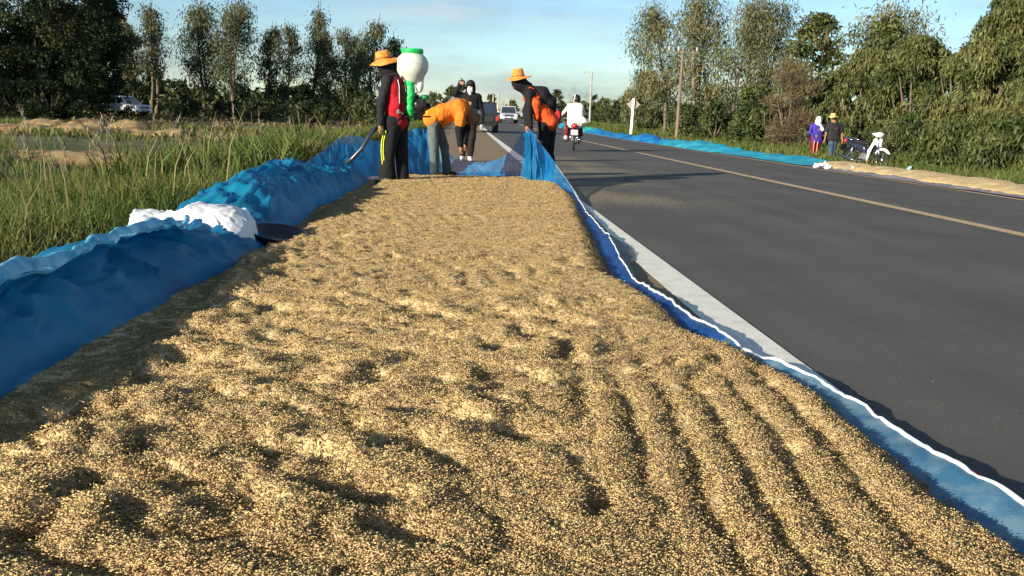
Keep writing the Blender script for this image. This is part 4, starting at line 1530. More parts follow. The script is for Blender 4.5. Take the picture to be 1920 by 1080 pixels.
        go = obj(name, G.mesh(name), m, t)
        if ex.get('label'):
            go['label'] = ex['label']
    return t


def straw_hat(parent, c, tilt=(0.0, 0.0), brim=0.19, crown=0.10, h=0.115, m=None, band=None, droop=0.03, seed=0):
    g = np.random.default_rng(seed)
    n, V, F = 40, [], []
    prof = [(brim, -droop), (brim * 0.86, -droop * 0.45), (brim * 0.70, -0.004), (crown * 1.04, 0.008), (crown, 0.03), (crown * 0.93, h * 0.7), (crown * 0.80, h * 0.96), (crown * 0.45, h), (0.001, h * 0.93)]
    for r_, z_ in prof + [(crown * 0.98, 0.0), (brim * 0.7, -0.012), (brim * .995, -droop - 0.006)][::1]:
        for k in range(n):
            a = 6.2832 * k / n
            w = 0.012 * math.sin(2 * a + seed) * (r_ / brim) ** 3 + 0.005 * math.sin(5 * a + seed)*(r_ / brim) ** 3
            q = np.array((r_ * math.cos(a) * (1 + 0.05 * math.sin(a + seed)), r_ * math.sin(a), z_ + w))
            V.append(q)
    rings = [0, 1, 2, 3, 4, 5, 6, 7, 8]
    for i in range(8):
        for k in range(n):
            F.append((i * n + k, i * n + (k + 1) % n, (i + 1) * n + (k + 1) % n, (i + 1) * n + k))
    for i, j in ((9, 10), (10, 11)):
        for k in range(n):
            F.append((i * n + k, i * n + (k + 1) % n, j * n + (k + 1) % n, j * n + k))
    for k in range(n):
        F.append((11 * n + k, 11 * n + (k + 1) % n, (k + 1) % n, k))
    mm = Matrix.Rotation(tilt[1], 3, 'Y') @ Matrix.Rotation(tilt[0], 3, 'X')
    V = [np.array(mm @ Vector(v)) + np.array(c) for v in V]
    o = obj('straw_hat', mesh_np('straw_hat', V, F), m, parent)
    if band:
        bb = MB()
        pts = [np.array(mm @ Vector(((crown * 1.02) * math.cos(a), (crown * 1.02) * math.sin(a), 0.028))) + np.array(c) for a in np.linspace(0, 6.2832, 33)]
        bb.tube(pts, 0.009, 5)
        bb.build('hat_band', band, o, True)
    return o


m_straw = mat('orange_straw', (0.70, 0.20, 0.03), 0.55, scale=40, col2=(0.88, 0.35, 0.07), bump=0.8, bscale=220)
m_straw2 = mat('yellow_straw', (0.55, 0.42, 0.10), 0.7, scale=40, col2=(0.72, 0.58, 0.2), bump=0.8, bscale=220)
c_black = cloth('black_cloth', (0.012, 0.012, 0.014))
c_char = cloth('charcoal_cloth', (0.018, 0.018, 0.023))
c_red = cloth('red_vest_cloth', (0.42, 0.012, 0.02))
c_orange = cloth('orange_cloth', (0.75, 0.19, 0.02))
c_ored = cloth('red_orange_cloth', (0.72, 0.09, 0.02))
c_grey = cloth('grey_green_cloth', (0.10, 0.125, 0.12))
c_white = cloth('white_cloth', (0.78, 0.76, 0.66), var=0.04)
c_purple = cloth('purple_cloth', (0.05, 0.035, 0.30))
c_maroon = cloth('maroon_cloth', (0.16, 0.015, 0.02))
c_jean = cloth('blue_jean_cloth', (0.025, 0.05, 0.085), col2=(0.06, 0.10, 0.14))
c_blackred = cloth('far_red_cloth', (0.5, 0.02, 0.03))
m_blackgl = mat('black_plastic', (0.015, 0.015, 0.016), 0.35, scale=10, spec=0.5)
m_shoe = mat('dark_shoe', (0.03, 0.025, 0.022), 0.7, scale=10)
m_shoew = mat('pale_shoe', (0.5, 0.5, 0.5), 0.7, scale=10)
m_yell = mat('yellow_stripe', (0.70, 0.72, 0.04), 0.7, scale=20)
m_lgrey = mat('grey_stripe', (0.45, 0.48, 0.5), 0.7, scale=20)
m_wstripe = mat('white_stripe', (0.75, 0.68, 0.62), 0.7, scale=20)


def base(px, py, z=0.02):
    q = P(px, py, z)
    return (float(q[0]), float(q[1]), z)


def stripe(parent, name, m, pts, w=0.012, depth=0.006):
    b = MB()
    b.tube(pts, [w] * len(pts), 6)
    return b.build(name, m, parent, True)


# --- man with the blower (faces left, looks down)
L1 = base(737, 346)
J = dict(head=(-0.115, -0.01, 1.50), look=(-0.86, -0.15, -0.5), neck=(-0.045, 0, 1.375), chest=(0.015, 0, 1.20), pelvis=(0.035, 0, 0.86),
         sh_l=(-0.075, -0.165, 1.31), el_l=(-0.145, -0.205, 1.03), wr_l=(-0.155, -0.22, 0.775), fd_l=(-0.12, 0.0, -1), pn_l=(1, .2, 0),
         sh_r=(-0.015, 0.17, 1.31), el_r=(-0.03, 0.23, 1.04), wr_r=(-0.05, 0.22, 0.80), fd_r=(-0.2, 0, -1), pn_r=(1, 0, 0),
         hp_l=(0.0, -0.09, 0.80), kn_l=(-0.055, -0.12, 0.46), an_l=(-0.075, -0.09, 0.075), to_l=(-0.19, -0.11, 0.035),
         hp_r=(0.06, 0.08, 0.80), kn_r=(0.085, 0.05, 0.45), an_r=(0.11, 0.02, 0.075), to_r=(0.0, -0.03, 0.035))
m1 = person('man in straw hat and red vest carrying a blower on his back', L1, J, m_skin, [
    ('shirt', c_char, 'shirt', dict(w=0.84, hem=0.0, seed=3, label='charcoal long sleeved shirt')),
    ('vest', c_red, 'shirt', dict(w=1.06, hem=0.12, sleeve=0, seed=5, label='red vest')),
    ('trousers', c_black, 'trousers', dict(cuff=0.102, w=1.12, seed=7, label='black track trousers')),
    ('shoes', m_shoe, 'shoes', {}), ('head_cloth', c_black, 'hood', dict(label='dark cloth round head and neck', face=False))])
straw_hat(m1, (-0.14, -0.01, 1.575), (0.10, -0.24), brim=0.195, m=m_straw, band=mat('hat_band', (0.35, 0.12, 0.03), 0.8), seed=1, droop=0.045)
tr = [c for c in m1.children if c.name.startswith('trousers')][0]
for dx in (0, 0.026):
    stripe(tr, 'yellow_stripe', m_yell, [(-0.105 + dx, -0.175 - dx * .6, 0.70), (-0.135 + dx, -0.195 - dx * .5, 0.56), (-0.14 + dx, -0.19 - dx * .5, 0.42), (-0.125 + dx, -0.165 - dx * .4, 0.28), (-0.11 + dx, -0.16 - dx * .4, 0.14)], 0.0075)
stripe(tr, 'pale_stripe', m_lgrey, [(0.02, -0.06, 0.38), (0.03, -0.07, 0.28), (0.04, -0.075, 0.17), (0.06, -0.08, 0.06)], 0.008)
stripe(tr, 'pale_stripe', m_lgrey, [(-0.09, -0.165, 0.12), (-0.10, -0.165, 0.08), (-0.12, -0.16, 0.05)], 0.008)

# --- knapsack blower
bl_ = root('knapsack_blower', L1, 'knapsack blower with white tank, green lid and green body on the back of the man', 'blower')
m_tank = mat('milky_plastic', (0.66, 0.68, 0.58), 0.4, var=0.05, scale=5, transl=0.12, spec=0.5)
m_green = mat('bright_green_plastic', (0.01, 0.50, 0.10), 0.4, var=0.1, scale=14, spec=0.5)
m_dgreen = mat('dark_green_plastic', (0.01, 0.16, 0.05), 0.45, scale=10)
tx, ty = 0.225, -0.01
t_ = MB()
t_.lathe([(0.02, 0), (0.09, 0.005), (0.12, 0.05), (0.165, 0.11), (0.20, 0.17), (0.208, 0.22), (0.205, 0.275), (0.185, 0.325), (0.145, 0.365), (0.125, 0.38), (0.12, 0.385)], (tx, ty, 1.285), 32)
tank = t_.build('tank', m_tank, bl_, True)
t_ = MB()
t_.torus((0, 0, 0), 0.204, 0.006, 36, 6)
me_ = mesh_np('tank_seam', [(v[0] + tx, v[2] + ty, v[1] + 1.54) for v in t_.V], t_.F)
obj('tank_seam', me_, m_tank, tank)
t_ = MB()
t_.lathe([(0.125, 0), (0.137, 0.004), (0.137, 0.05), (0.128, 0.06), (0.03, 0.064)], (tx, ty, 1.665), 28)
lid = t_.build('lid', m_green, bl_, True)
t_ = MB()
for k in range(28):
    a = 6.283 * k / 28
    t_.box((tx + 0.138 * math.cos(a), ty + 0.138 * math.sin(a), 1.69), (0.006, 0.008, 0.04), rz=a)
t_.build('lid_grip', m_green, lid, kind='stuff')
B = Blob((0.05, -0.25, 0.75), (0.55, 0.25, 1.4), 0.009)
B.cone((0.20, -0.06, 1.30), (0.215, -0.07, 1.15), 0.062, 0.052, 0.03).cone((0.215, -0.07, 1.15), (0.20, -0.06, 0.98), 0.05, 0.058, 0.03)
B.cone((0.20, -0.06, 0.98), (0.23, -0.05, 0.86), 0.055, 0.035, 0.02).ell((0.185, -0.085, 1.08), (0.045, 0.04, 0.06), 0.02)
B.rough(0.012, 24, 8)
obj('housing', B.mesh('housing'), m_green, bl_)
B = Blob((0.15, -0.2, 0.85), (0.5, 0.2, 1.45), 0.009)
B.ell((0.325, -0.03, 1.265), (0.05, 0.05, 0.085), 0.02).cone((0.34, -0.03, 1.30), (0.375, -0.03, 1.40), 0.03, 0.014, 0.02)
obj('fuel_tank', B.mesh('fuel_tank'), m_tank, bl_)
B = Blob((0.15, -0.2, 0.8), (0.55, 0.25, 1.25), 0.01)
B.ell((0.32, -0.01, 1.02), (0.09, 0.09, 0.10), 0.02).ell((0.37, 0, 1.1), (0.05, 0.06, 0.06), 0.02).cone((0.27, -0.03, 0.93), (0.36, 0, 0.93), 0.05, 0.04, 0.02)
B.rough(0.015, 18, 3)
obj('engine', B.mesh('engine'), m_blackgl, bl_)
t_ = MB()
t_.lathe([(0.03, 0), (0.05, 0.005), (0.05, 0.04), (0.035, 0.06)], (0.40, -0.03, 1.10), 16)
t_.build('recoil_cover', m_dgreen, bl_, True)
m_steel = mat('scuffed_steel', (0.35, 0.35, 0.34), 0.4, metal=0.8, scale=20)
t_ = MB()
for y_ in (-0.13, 0.10):
    t_.tube([(0.04, y_, 1.25), (0.10, y_, 1.2), (0.12, y_, 0.93), (0.15, y_, 0.875), (0.46, y_, 0.885)], 0.011, 8)
t_.tube([(0.46, -0.13, 0.885), (0.46, 0.10, 0.885)], 0.011, 8)
t_.tube([(0.12, -0.13, 0.95), (0.12, 0.10, 0.95)], 0.011, 8)
t_.build('frame', m_blackgl, bl_, True)
t_ = MB()
t_.tube([(-0.05, -0.155, 1.385), (0.03, -0.175, 1.40), (0.075, -0.165, 1.30), (0.095, -0.17, 1.12), (0.09, -0.17, 0.98), (0.07, -0.165, 0.92)], 0.016, 8)
t_.tube([(-0.05, 0.12, 1.385), (0.05, 0.13, 1.38), (0.095, 0.12, 1.1)], 0.016, 8)
t_.build('shoulder_strap', c_black, bl_, True)
t_ = MB()
t_.tube([(0.055, -0.175, 1.34), (0.078, -0.19, 1.25), (0.085, -0.192, 1.05), (0.06, -0.19, 0.93)], 0.007, 6)
t_.build('throttle_cable', m_lgrey, bl_, True)
t_ = MB()
t_.tube([(0.02, -0.19, 0.90), (0.09, -0.19, 0.925), (0.13, -0.17, 0.91)], 0.014, 8)
t_.box((0.055, -0.19, 0.945), (0.05, 0.03, 0.035))
t_.build('buckle', m_steel, bl_)
t_ = MB()
hp_ = [(0.20, 0.13, 0.90), (0.05, 0.24, 0.82), (-0.12, 0.10, 0.80), (-0.22, -0.12, 0.72), (-0.30, -0.22, 0.60), (-0.38, -0.24, 0.46), (-0.50, -0.22, 0.33), (-0.58, -0.2, 0.27)]
t_.tube(hp_, [0.03, .03, .03, .028, .026, .026, .028, .03], 12)
t_.build('hose', mat('hose_rubber', (0.03, 0.04, 0.05), 0.3, scale=20, spec=0.6), bl_, True)

# --- bending man in orange
L2 = base(828, 330)
J = dict(head=(0.46, 0.15, 0.90), look=(0.35, 0.0, -0.93), neck=(0.37, 0.10, 1.00), chest=(0.20, 0.05, 1.05), pelvis=(-0.14, 0, 0.86),
         sh_l=(0.33, 0.27, 1.00), el_l=(0.37, 0.27, 0.73), wr_l=(0.33, 0.22, 0.50), fd_l=(0, -0.1, -1),
         sh_r=(0.28, -0.08, 0.98), el_r=(0.25, -0.10, 0.70), wr_r=(0.27, -0.10, 0.47), fd_r=(0.05, 0, -1),
         hp_l=(-0.12, 0.09, 0.80), kn_l=(0.02, 0.12, 0.45), an_l=(0.07, 0.14, 0.07), to_l=(0.19, 0.12, 0.03),
         hp_r=(-0.14, -0.09, 0.80), kn_r=(-0.12, -0.12, 0.44), an_r=(-0.11, -0.10, 0.07), to_r=(0.0, -0.14, 0.03))
m2 = person('man in orange shirt and grey trousers bending down over the net', L2, J, m_skin, [
    ('shirt', c_orange, 'shirt', dict(w=1.04, hem=0.04, sleeve=0.3, seed=13, rm=2.0)),
    ('undershirt', c_black, 'shirt', dict(w=0.62, hem=-0.3, sleeve=1.0, sr=0.8, seed=19, label='dark sleeves')),
    ('trousers', c_grey, 'trousers', dict(cuff=0.072, w=0.92, seed=17, waist=0.02)),
    ('shoes', m_shoe, 'shoes', {}), ('cap', mat('grey_cap', (0.2, 0.2, 0.17), 0.8), 'cap', {})])
B = Blob((-0.4, -0.4, 0.5), (0.5, 0.4, 1.3), 0.011)
B.cone((0.22, 0, 0.96), (0.02, -0.02, 0.84), 0.10, 0.075, 0.05).cone((0.02, -0.03, 0.86), (0.0, -0.06, 0.74), 0.075, 0.02, 0.05)
B.rough(0.014, 9, 5, (0.6, 1, 1)).rough(0.008, 22, 6)
obj('shirt_front', B.mesh('shirt_front'), c_orange, m2)
t_ = MB()
t_.box((-0.235, -0.06, 0.90), (0.03, 0.05, 0.12))
t_.build('yellow_pouch', m_yell, m2, bevel=0.006)

# --- woman in black, hand to her cap
L3 = base(877, 301)
J = dict(head=(0.02, -0.03, 1.50), look=(-0.12, -1, -0.05), neck=(0.02, 0, 1.36), chest=(0.0, 0, 1.18), pelvis=(0.0, 0, 0.88),
         sh_r=(-0.17, 0, 1.31), el_r=(-0.30, -0.08, 1.34), wr_r=(-0.21, -0.14, 1.52), fd_r=(0.75, 0.1, 0.45), pn_r=(0, 1, 0),
         sh_l=(0.18, 0, 1.30), el_l=(0.26, 0.02, 1.02), wr_l=(0.27, -0.04, 0.78), fd_l=(0.05, -0.1, -1), pn_l=(0, 1, 0),
         hp_l=(0.08, 0, 0.82), kn_l=(0.075, -0.01, 0.46), an_l=(0.045, 0.0, 0.075), to_l=(0.06, -0.12, 0.03),
         hp_r=(-0.08, 0, 0.82), kn_r=(-0.10, -0.03, 0.46), an_r=(-0.11, -0.02, 0.075), to_r=(-0.13, -0.14, 0.03))
m3 = person('woman in black with white face mask shading her eyes with one hand', L3, J, m_skin_l, [
    ('jacket', c_black, 'shirt', dict(w=0.98, hem=0.25, seed=23)),
    ('trousers', cloth('dark_brown_cloth', (0.022, 0.016, 0.015)), 'trousers', dict(cuff=0.062, len=0.9, w=0.98, seed=27)),
    ('mask', c_white, 'mask', dict(long=True)), ('hood', c_black, 'hood', {}),
    ('cap', c_char, 'cap', {}), ('glove', mat('pale_glove', (0.35, 0.36, 0.36), 0.8), 'gloves', dict(s='l')), ('shoes', m_shoew, 'shoes', {})])
t_ = MB()
t_.tube([(-0.01, -0.137, 1.12), (0.0, -0.142, 1.15), (0.012, -0.14, 1.11)], 0.006, 5)
t_.tube([(0.02, -0.142, 1.15), (0.028, -0.14, 1.10)], 0.006, 5)
t_.build('chest_print', m_lgrey, m3)

# --- man lifting the net
L4 = base(1012, 334)
J = dict(head=(-0.385, -0.03, 1.44), look=(-0.8, -0.25, -0.55), neck=(-0.26, 0, 1.36), chest=(-0.13, 0, 1.19), pelvis=(0.085, 0, 0.90),
         sh_l=(-0.22, -0.17, 1.27), el_l=(-0.22, -0.27, 0.98), wr_l=(-0.19, -0.30, 0.77), fd_l=(-0.02, -0.1, -1), pn_l=(1, 0.2, 0),
         sh_r=(-0.14, 0.17, 1.31), el_r=(-0.24, 0.16, 1.02), wr_r=(-0.23, -0.02, 0.80), fd_r=(-0.1, -0.3, -1),
         hp_l=(0.05, -0.09, 0.83), kn_l=(0.0, -0.10, 0.46), an_l=(0.03, -0.07, 0.075), to_l=(-0.10, -0.09, 0.03),
         hp_r=(0.12, 0.08, 0.83), kn_r=(0.13, 0.06, 0.46), an_r=(0.16, 0.05, 0.075), to_r=(0.04, 0.03, 0.03))
m4 = person('man in straw hat, black jacket and red-orange shirt pulling up the net', L4, J, m_skin, [
    ('shirt', c_ored, 'shirt', dict(w=1.08, hem=0.14, sleeve=0, seed=33)),
    ('jacket', c_black, 'shirt', dict(w=1.04, hem=-0.62, sleeve=1.0, seed=35)),
    ('trousers', c_black, 'trousers', dict(cuff=0.076, w=1.0, seed=37)),
    ('shoes', m_shoe, 'shoes', {}), ('head_cloth', c_black, 'hood', dict(label='dark cloth round head and neck', face=False))])
B = Blob((-0.5, -0.5, 0.7), (0.5, 0.5, 1.5), 0.011)
B.cone((-0.17, -0.185, 1.22), (-0.12, -0.215, 1.12), 0.03, 0.055, 0.05).cone((-0.12, -0.215, 1.12), (-0.10, -0.215, 0.92), 0.075, 0.04, 0.05)
B.ell((-0.20, -0.20, 1.09), (0.075, 0.03, 0.035), 0.03)
B.rough(0.01, 12, 5)
obj('loose_sleeve_cloth', B.mesh('loose_sleeve_cloth'), c_ored, m4)
t_ = MB()
B = Blob((-0.5, -0.4, 0.8), (0.5, 0.4, 1.6), 0.011)
B.cone((-0.20, 0.0, 1.34), (-0.02, 0.0, 1.27), 0.07, 0.12, 0.05).cone((-0.02, 0, 1.27), (0.10, 0.01, 1.16), 0.125, 0.11, 0.05).cone((0.10, 0.01, 1.16), (0.16, 0.02, 1.04), 0.09, 0.05, 0.05)
B.rough(0.014, 9, 8).rough(0.008, 20, 9)
obj('jacket_back', B.mesh('jacket_back'), c_black, m4)
straw_hat(m4, (-0.395, -0.03, 1.515), (0.06, -0.16), brim=0.20, crown=0.095, h=0.13, m=m_straw, band=mat('hat_band', (0.35, 0.12, 0.03), 0.8), seed=2, droop=0.02)

# --- couple on the far verge
gz = 0.93 - 0.97
L5 = P(1527, 295, -0.06)
J = dict(head=(0.03, 0, 1.39), look=(0.35, 0.9, -0.1), neck=(0.02, 0, 1.26), chest=(-0.0, 0, 1.08), pelvis=(0.02, 0, 0.80),
         sh_l=(-0.17, 0, 1.20), el_l=(-0.27, -0.10, 0.97), wr_l=(-0.12, -0.16, 0.86), fd_l=(0.9, 0, -0.2), pn_l=(0, 1, 0),
         sh_r=(0.17, 0.05, 1.20), el_r=(0.22, 0.12, 0.96), wr_r=(0.18, 0.2, 0.80), fd_r=(0, 0.1, -1),
         hp_l=(-0.07, 0, 0.75), kn_l=(-0.075, 0.01, 0.42), an_l=(-0.07, 0.0, 0.07), to_l=(-0.05, 0.12, 0.03),
         hp_r=(0.08, 0, 0.75), kn_r=(0.07, 0.01, 0.42), an_r=(0.03, 0.0, 0.07), to_r=(0.05, 0.12, 0.03))
m5 = person('woman in purple jacket and white head cloth standing on the far verge', (L5[0], L5[1], float(ground_z(L5[0], L5[1]))), J, m_skin_l, [
    ('jacket', c_purple, 'shirt', dict(w=1.0, hem=0.25, seed=43)), ('trousers', c_maroon, 'trousers', dict(cuff=0.06, w=1.0, seed=47)),
    ('head_cloth', cloth('white_head_cloth', (0.8, 0.8, 0.72), var=0.03), 'hood', dict(face=False, cape=(0.14, -0.06, -0.17))), ('shoes', m_shoe, 'shoes', {})], res=0.014)
tr = [c for c in m5.children if c.name.startswith('trousers')][0]
for x_ in (-0.085, 0.035):
    stripe(tr, 'side_stripe', mat('orange_white_stripe', (0.75, 0.30, 0.2), 0.7), [(x_ - 0.01, -0.118, 0.70), (x_ - 0.01, -0.105, 0.45), (x_ - 0.015, -0.075, 0.12)], 0.014)
L6 = P(1559, 298, -0.06)
J = dict(head=(-0.06, 0, 1.46), look=(-0.3, 0.95, -0.1), neck=(-0.03, 0, 1.33), chest=(0.0, 0, 1.15), pelvis=(0.0, 0, 0.86),
         sh_l=(-0.19, 0, 1.27), el_l=(-0.26, 0.0, 0.99), wr_l=(-0.31, -0.05, 0.76), fd_l=(-0.1, 0, -1), pn_l=(0, 1, 0),
         sh_r=(0.19, 0, 1.27), el_r=(0.27, 0.0, 0.99), wr_r=(0.29, -0.05, 0.76), fd_r=(0.1, 0, -1), pn_r=(0, 1, 0),
         hp_l=(-0.07, 0, 0.80), kn_l=(-0.05, 0.0, 0.44), an_l=(-0.06, 0.0, 0.07), to_l=(-0.05, 0.12, 0.03),
         hp_r=(0.08, 0, 0.80), kn_r=(0.07, 0.04, 0.44), an_r=(0.05, 0.05, 0.07), to_r=(0.08, 0.17, 0.03))
m6 = person('man in black t-shirt and yellow hat standing beside the parked motorcycle', (L6[0], L6[1], float(ground_z(L6[0], L6[1]))), J, m_skin, [
    ('t_shirt', cloth('black_tee', (0.022, 0.022, 0.024)), 'shirt', dict(w=1.05, hem=0.15, sleeve=0.35, seed=53)), ('jeans', c_jean, 'trousers', dict(cuff=0.065, w=0.95, seed=57)),
    ('hair', m_hair, 'hair', {}), ('shoes', m_shoe, 'shoes', {})], res=0.014)
straw_hat(m6, (-0.075, 0, 1.535), (0.05, -0.12), brim=0.155, crown=0.09, h=0.10, m=m_straw2, band=mat('yellow_band', (0.6, 0.4, 0.04), 0.7), seed=3, droop=0.02)

# ================================================================== motorcycles
m_tyre = mat('tyre_rubber', (0.02, 0.02, 0.02), 0.85, scale=30)
m_chrome = mat('chrome', (0.6, 0.6, 0.6), 0.2, metal=1.0, scale=5)
m_whitep = mat('white_body_plastic', (0.75, 0.76, 0.76), 0.25, var=0.03, scale=5, coat=0.5)
m_navy = mat('dark_body_plastic', (0.018, 0.022, 0.04), 0.3, scale=5, coat=0.5)
m_seat = mat('seat_vinyl', (0.02, 0.018, 0.02), 0.55, scale=20)
m_redlamp = mat('red_lamp_plastic', (0.55, 0.02, 0.02), 0.25, scale=10, coat=0.6)
m_glass = mat('lamp_glass', (0.5, 0.52, 0.55), 0.1, scale=5, coat=1.0, spec=0.8)
m_maroonp = mat('maroon_body_plastic', (0.16, 0.012, 0.018), 0.3, scale=5, coat=0.5)


def motorbike(loc, label, rz, panel, shield, group=None, stand=True, plate=True, pitch=0.0):
    """small step-through motorcycle, nose towards +x, wheels on z = 0"""
    t = root('motorcycle', loc, label, 'motorcycle', group, rz)
    WB, RW = 0.60, 0.275

    def wheel(cx, name='wheel'):
        w = MB()
        w.torus((cx, 0, RW), RW - 0.038, 0.036, 30, 8)
        o = w.build('wheel', m_tyre, t, True)
        r_ = MB()
        r_.torus((cx, 0, RW), RW - 0.072, 0.010, 28, 6)
        r_.build('rim', m_chrome, o, True)
        s_ = MB()
        for k in range(18):
            a = 6.283 * k / 18
            b_ = a + 0.5 * (1 if k % 2 else -1)
            s_.tube([(cx + 0.04 * math.cos(b_), 0.02 * (1 if k % 2 else -1), RW + 0.04 * math.sin(b_)), (cx + 0.20 * math.cos(a), 0, RW + 0.20 * math.sin(a))], 0.0025, 4, False)
        s_.build('spokes', m_chrome, o, kind='stuff')
        h_ = MB()
        h_.lathe([(0.05, -0.035), (0.055, -0.02), (0.055, 0.02), (0.05, 0.035)], (cx, 0, RW), 16, 'y')
        h_.build('hub', m_chrome, o, True)
        return o
    wheel(-WB)
    wheel(WB)
    f = MB()
    for s in (-1, 1):
        f.tube([(WB, s * 0.075, RW), (WB - 0.06, s * 0.075, 0.50), (WB - 0.13, s * 0.06, 0.74)], [0.016, 0.02, 0.02], 8)
    f.build('fork', m_chrome, t, True)
    B = Blob((0.2, -0.2, 0.2), (1.0, 0.2, 0.75), 0.012)
    B.ell((WB, 0, RW + 0.02), (0.33, 0.058, 0.31), 0.0).ell((WB, 0, RW - 0.02), (0.288, 0.2, 0.29), 0, cut=True)
    B.ell((WB, 0, 0.0), (0.6, 0.3, 0.50), 0, cut=True)
    obj('front_fender', B.mesh('front_fender'), shield, t)
    # leg shield: slanted curved panel
    B = Blob((0.05, -0.3, 0.15), (0.65, 0.3, 1.0), 0.012)
    for s in (-1, 1):
        B.cone((0.40, s * 0.09, 0.80), (0.27, s * 0.15, 0.52), 0.045, 0.04, 0.03)
        B.cone((0.27, s * 0.15, 0.52), (0.20, s * 0.14, 0.27), 0.045, 0.03, 0.03)
        B.cone((0.40, s * 0.08, 0.80), (0.46, s * 0.02, 0.66), 0.05, 0.05, 0.05)
    obj('leg_shield', B.mesh('leg_shield'), shield, t)
    B = Blob((-1.0, -0.25, 0.3), (0.5, 0.25, 0.9), 0.013)
    B.cone((0.36, 0, 0.68), (0.12, 0, 0.45), 0.055, 0.06, 0.03).cone((0.12, 0, 0.45), (-0.18, 0, 0.52), 0.07, 0.085, 0.05)
    B.cone((-0.10, 0, 0.58), (-0.55, 0, 0.66), 0.09, 0.085, 0.05).cone((-0.55, 0, 0.66), (-0.82, 0, 0.74), 0.075, 0.04, 0.04)
    obj('body_panel', B.mesh('body_panel'), panel, t)
    B = Blob((-0.9, -0.2, 0.6), (0.2, 0.2, 0.9), 0.012)
    B.cone((-0.02, 0, 0.70), (-0.34, 0, 0.735), 0.075, 0.105, 0.05, sq=(1, 1, 0.5)).cone((-0.34, 0, 0.745), (-0.70, 0, 0.79), 0.10, 0.08, 0.04, sq=(1, 1, 0.45))
    obj('seat', B.mesh('seat'), m_seat, t)
    f = MB()
    for s in (-1, 1):
        f.tube([(-0.45, s * 0.13, 0.78), (-0.72, s * 0.13, 0.83), (-0.82, s * 0.08, 0.84)], 0.012, 6)
    f.tube([(-0.82, -0.08, 0.84), (-0.82, 0.08, 0.84)], 0.012, 6)
    f.build('grab_rail', m_chrome, t, True)
    B = Blob((-1.0, -0.2, 0.2), (-0.2, 0.2, 0.75), 0.012)
    B.ell((-WB, 0, RW + 0.02), (0.345, 0.07, 0.335), 0.0).ell((-WB, 0, RW - 0.02), (0.30, 0.3, 0.305), 0, cut=True)
    B.ell((-WB + 0.12, 0, 0.05), (0.6, 0.3, 0.42), 0, cut=True)
    obj('rear_fender', B.mesh('rear_fender'), m_blackgl, t)
    e = MB()
    e.lathe([(0.03, -0.12), (0.10, -0.115), (0.105, -0.05), (0.105, 0.05), (0.10, 0.12), (0.03, 0.125)], (-0.06, 0, 0.30), 18, 'y')
    e.box((0.08, 0, 0.34), (0.22, 0.12, 0.10))
    e.box((-0.02, 0, 0.40), (0.2, 0.14, 0.1))
    e.build('engine', mat('cast_alloy', (0.30, 0.30, 0.30), 0.45, metal=0.7, scale=20, bump=.5), t, bevel=0.006)
    f = MB()
    for s in (-1, 1):
        f.tube([(-0.10, s * 0.085, 0.30), (-WB, s * 0.085, RW)], 0.018, 8)
    f.build('swingarm', m_blackgl, t, True)
    for s in (-1, 1):
        f = MB()
        f.tube([(-WB + 0.03, s * 0.105, RW + 0.02), (-WB + 0.17, s * 0.105, 0.60)], 0.024, 8)
        f.build('shock_absorber', m_chrome, t, True)
    f = MB()
    f.tube([(0.0, -0.10, 0.25), (-0.15, -0.14, 0.21), (-0.30, -0.15, 0.23)], 0.016, 8)
    f.tube([(-0.30, -0.15, 0.23), (-0.42, -0.155, 0.26), (-0.86, -0.16, 0.36)], [0.03, 0.042, 0.040], 10)
    f.build('exhaust_pipe', m_chrome, t, True)
    f = MB()
    f.tube([(0.02, -0.26, 0.27), (0.02, 0.26, 0.27)], 0.012, 6)
    f.box((0.02, -0.24, 0.28), (0.07, 0.09, 0.025))
    f.box((0.02, 0.24, 0.28), (0.07, 0.09, 0.025))
    f.build('footpeg', m_blackgl, t)
    if stand:
        f = MB()
        f.tube([(-0.02, 0.10, 0.27), (-0.06, 0.26, 0.02)], 0.011, 6)
        f.build('kickstand', m_chrome, t)
    # steering head
    B = Blob((0.2, -0.25, 0.8), (0.7, 0.25, 1.12), 0.012)
    B.ell((0.43, 0, 0.945), (0.12, 0.115, 0.075), 0.03).cone((0.38, -0.15, 0.96), (0.38, 0.15, 0.96), 0.035, 0.035, 0.04)
    obj('headlight_cowl', B.mesh('headlight_cowl'), shield, t)
    f = MB()
    f.lathe([(0.02, 0.0), (0.065, 0.002), (0.07, 0.012), (0.055, 0.03), (0.01, 0.035)], (0, 0, 0), 16)
    Vv = [(0.525 + v[2], v[0] * 1.15, 0.945 + v[1] * .8) for v in f.V]
    obj('headlight', mesh_np('headlight', Vv, f.F), m_glass, t)
    f = MB()
    for s in (-1, 1):
        f.tube([(0.36, 0, 0.965), (0.36, s * 0.10, 0.97), (0.33, s * 0.26, 1.0), (0.29, s * 0.36, 0.99)], 0.011, 6)
    f.build('handlebar', m_chrome, t, True)
    for s in (-1, 1):
        f = MB()
        f.tube([(0.318, s * 0.28, 1.0), (0.283, s * 0.375, 0.99)], 0.018, 8)
        f.build('grip', m_blackgl, t, True)
        f = MB()
        f.lathe([(0.005, 0), (0.03, 0.004), (0.03, 0.02), (0.01, 0.03)], (0.47, s * 0.135, 0.87), 12)
        f.build('indicator', mat('amber_lens', (0.6, 0.25, 0.03), 0.3, coat=0.5), t, True)
    B = Blob((-1.0, -0.2, 0.6), (-0.6, 0.2, 0.9), 0.01)
    B.ell((-0.85, 0, 0.75), (0.05, 0.07, 0.055), 0.01)
    obj('tail_light', B.mesh('tail_light'), m_redlamp, t)
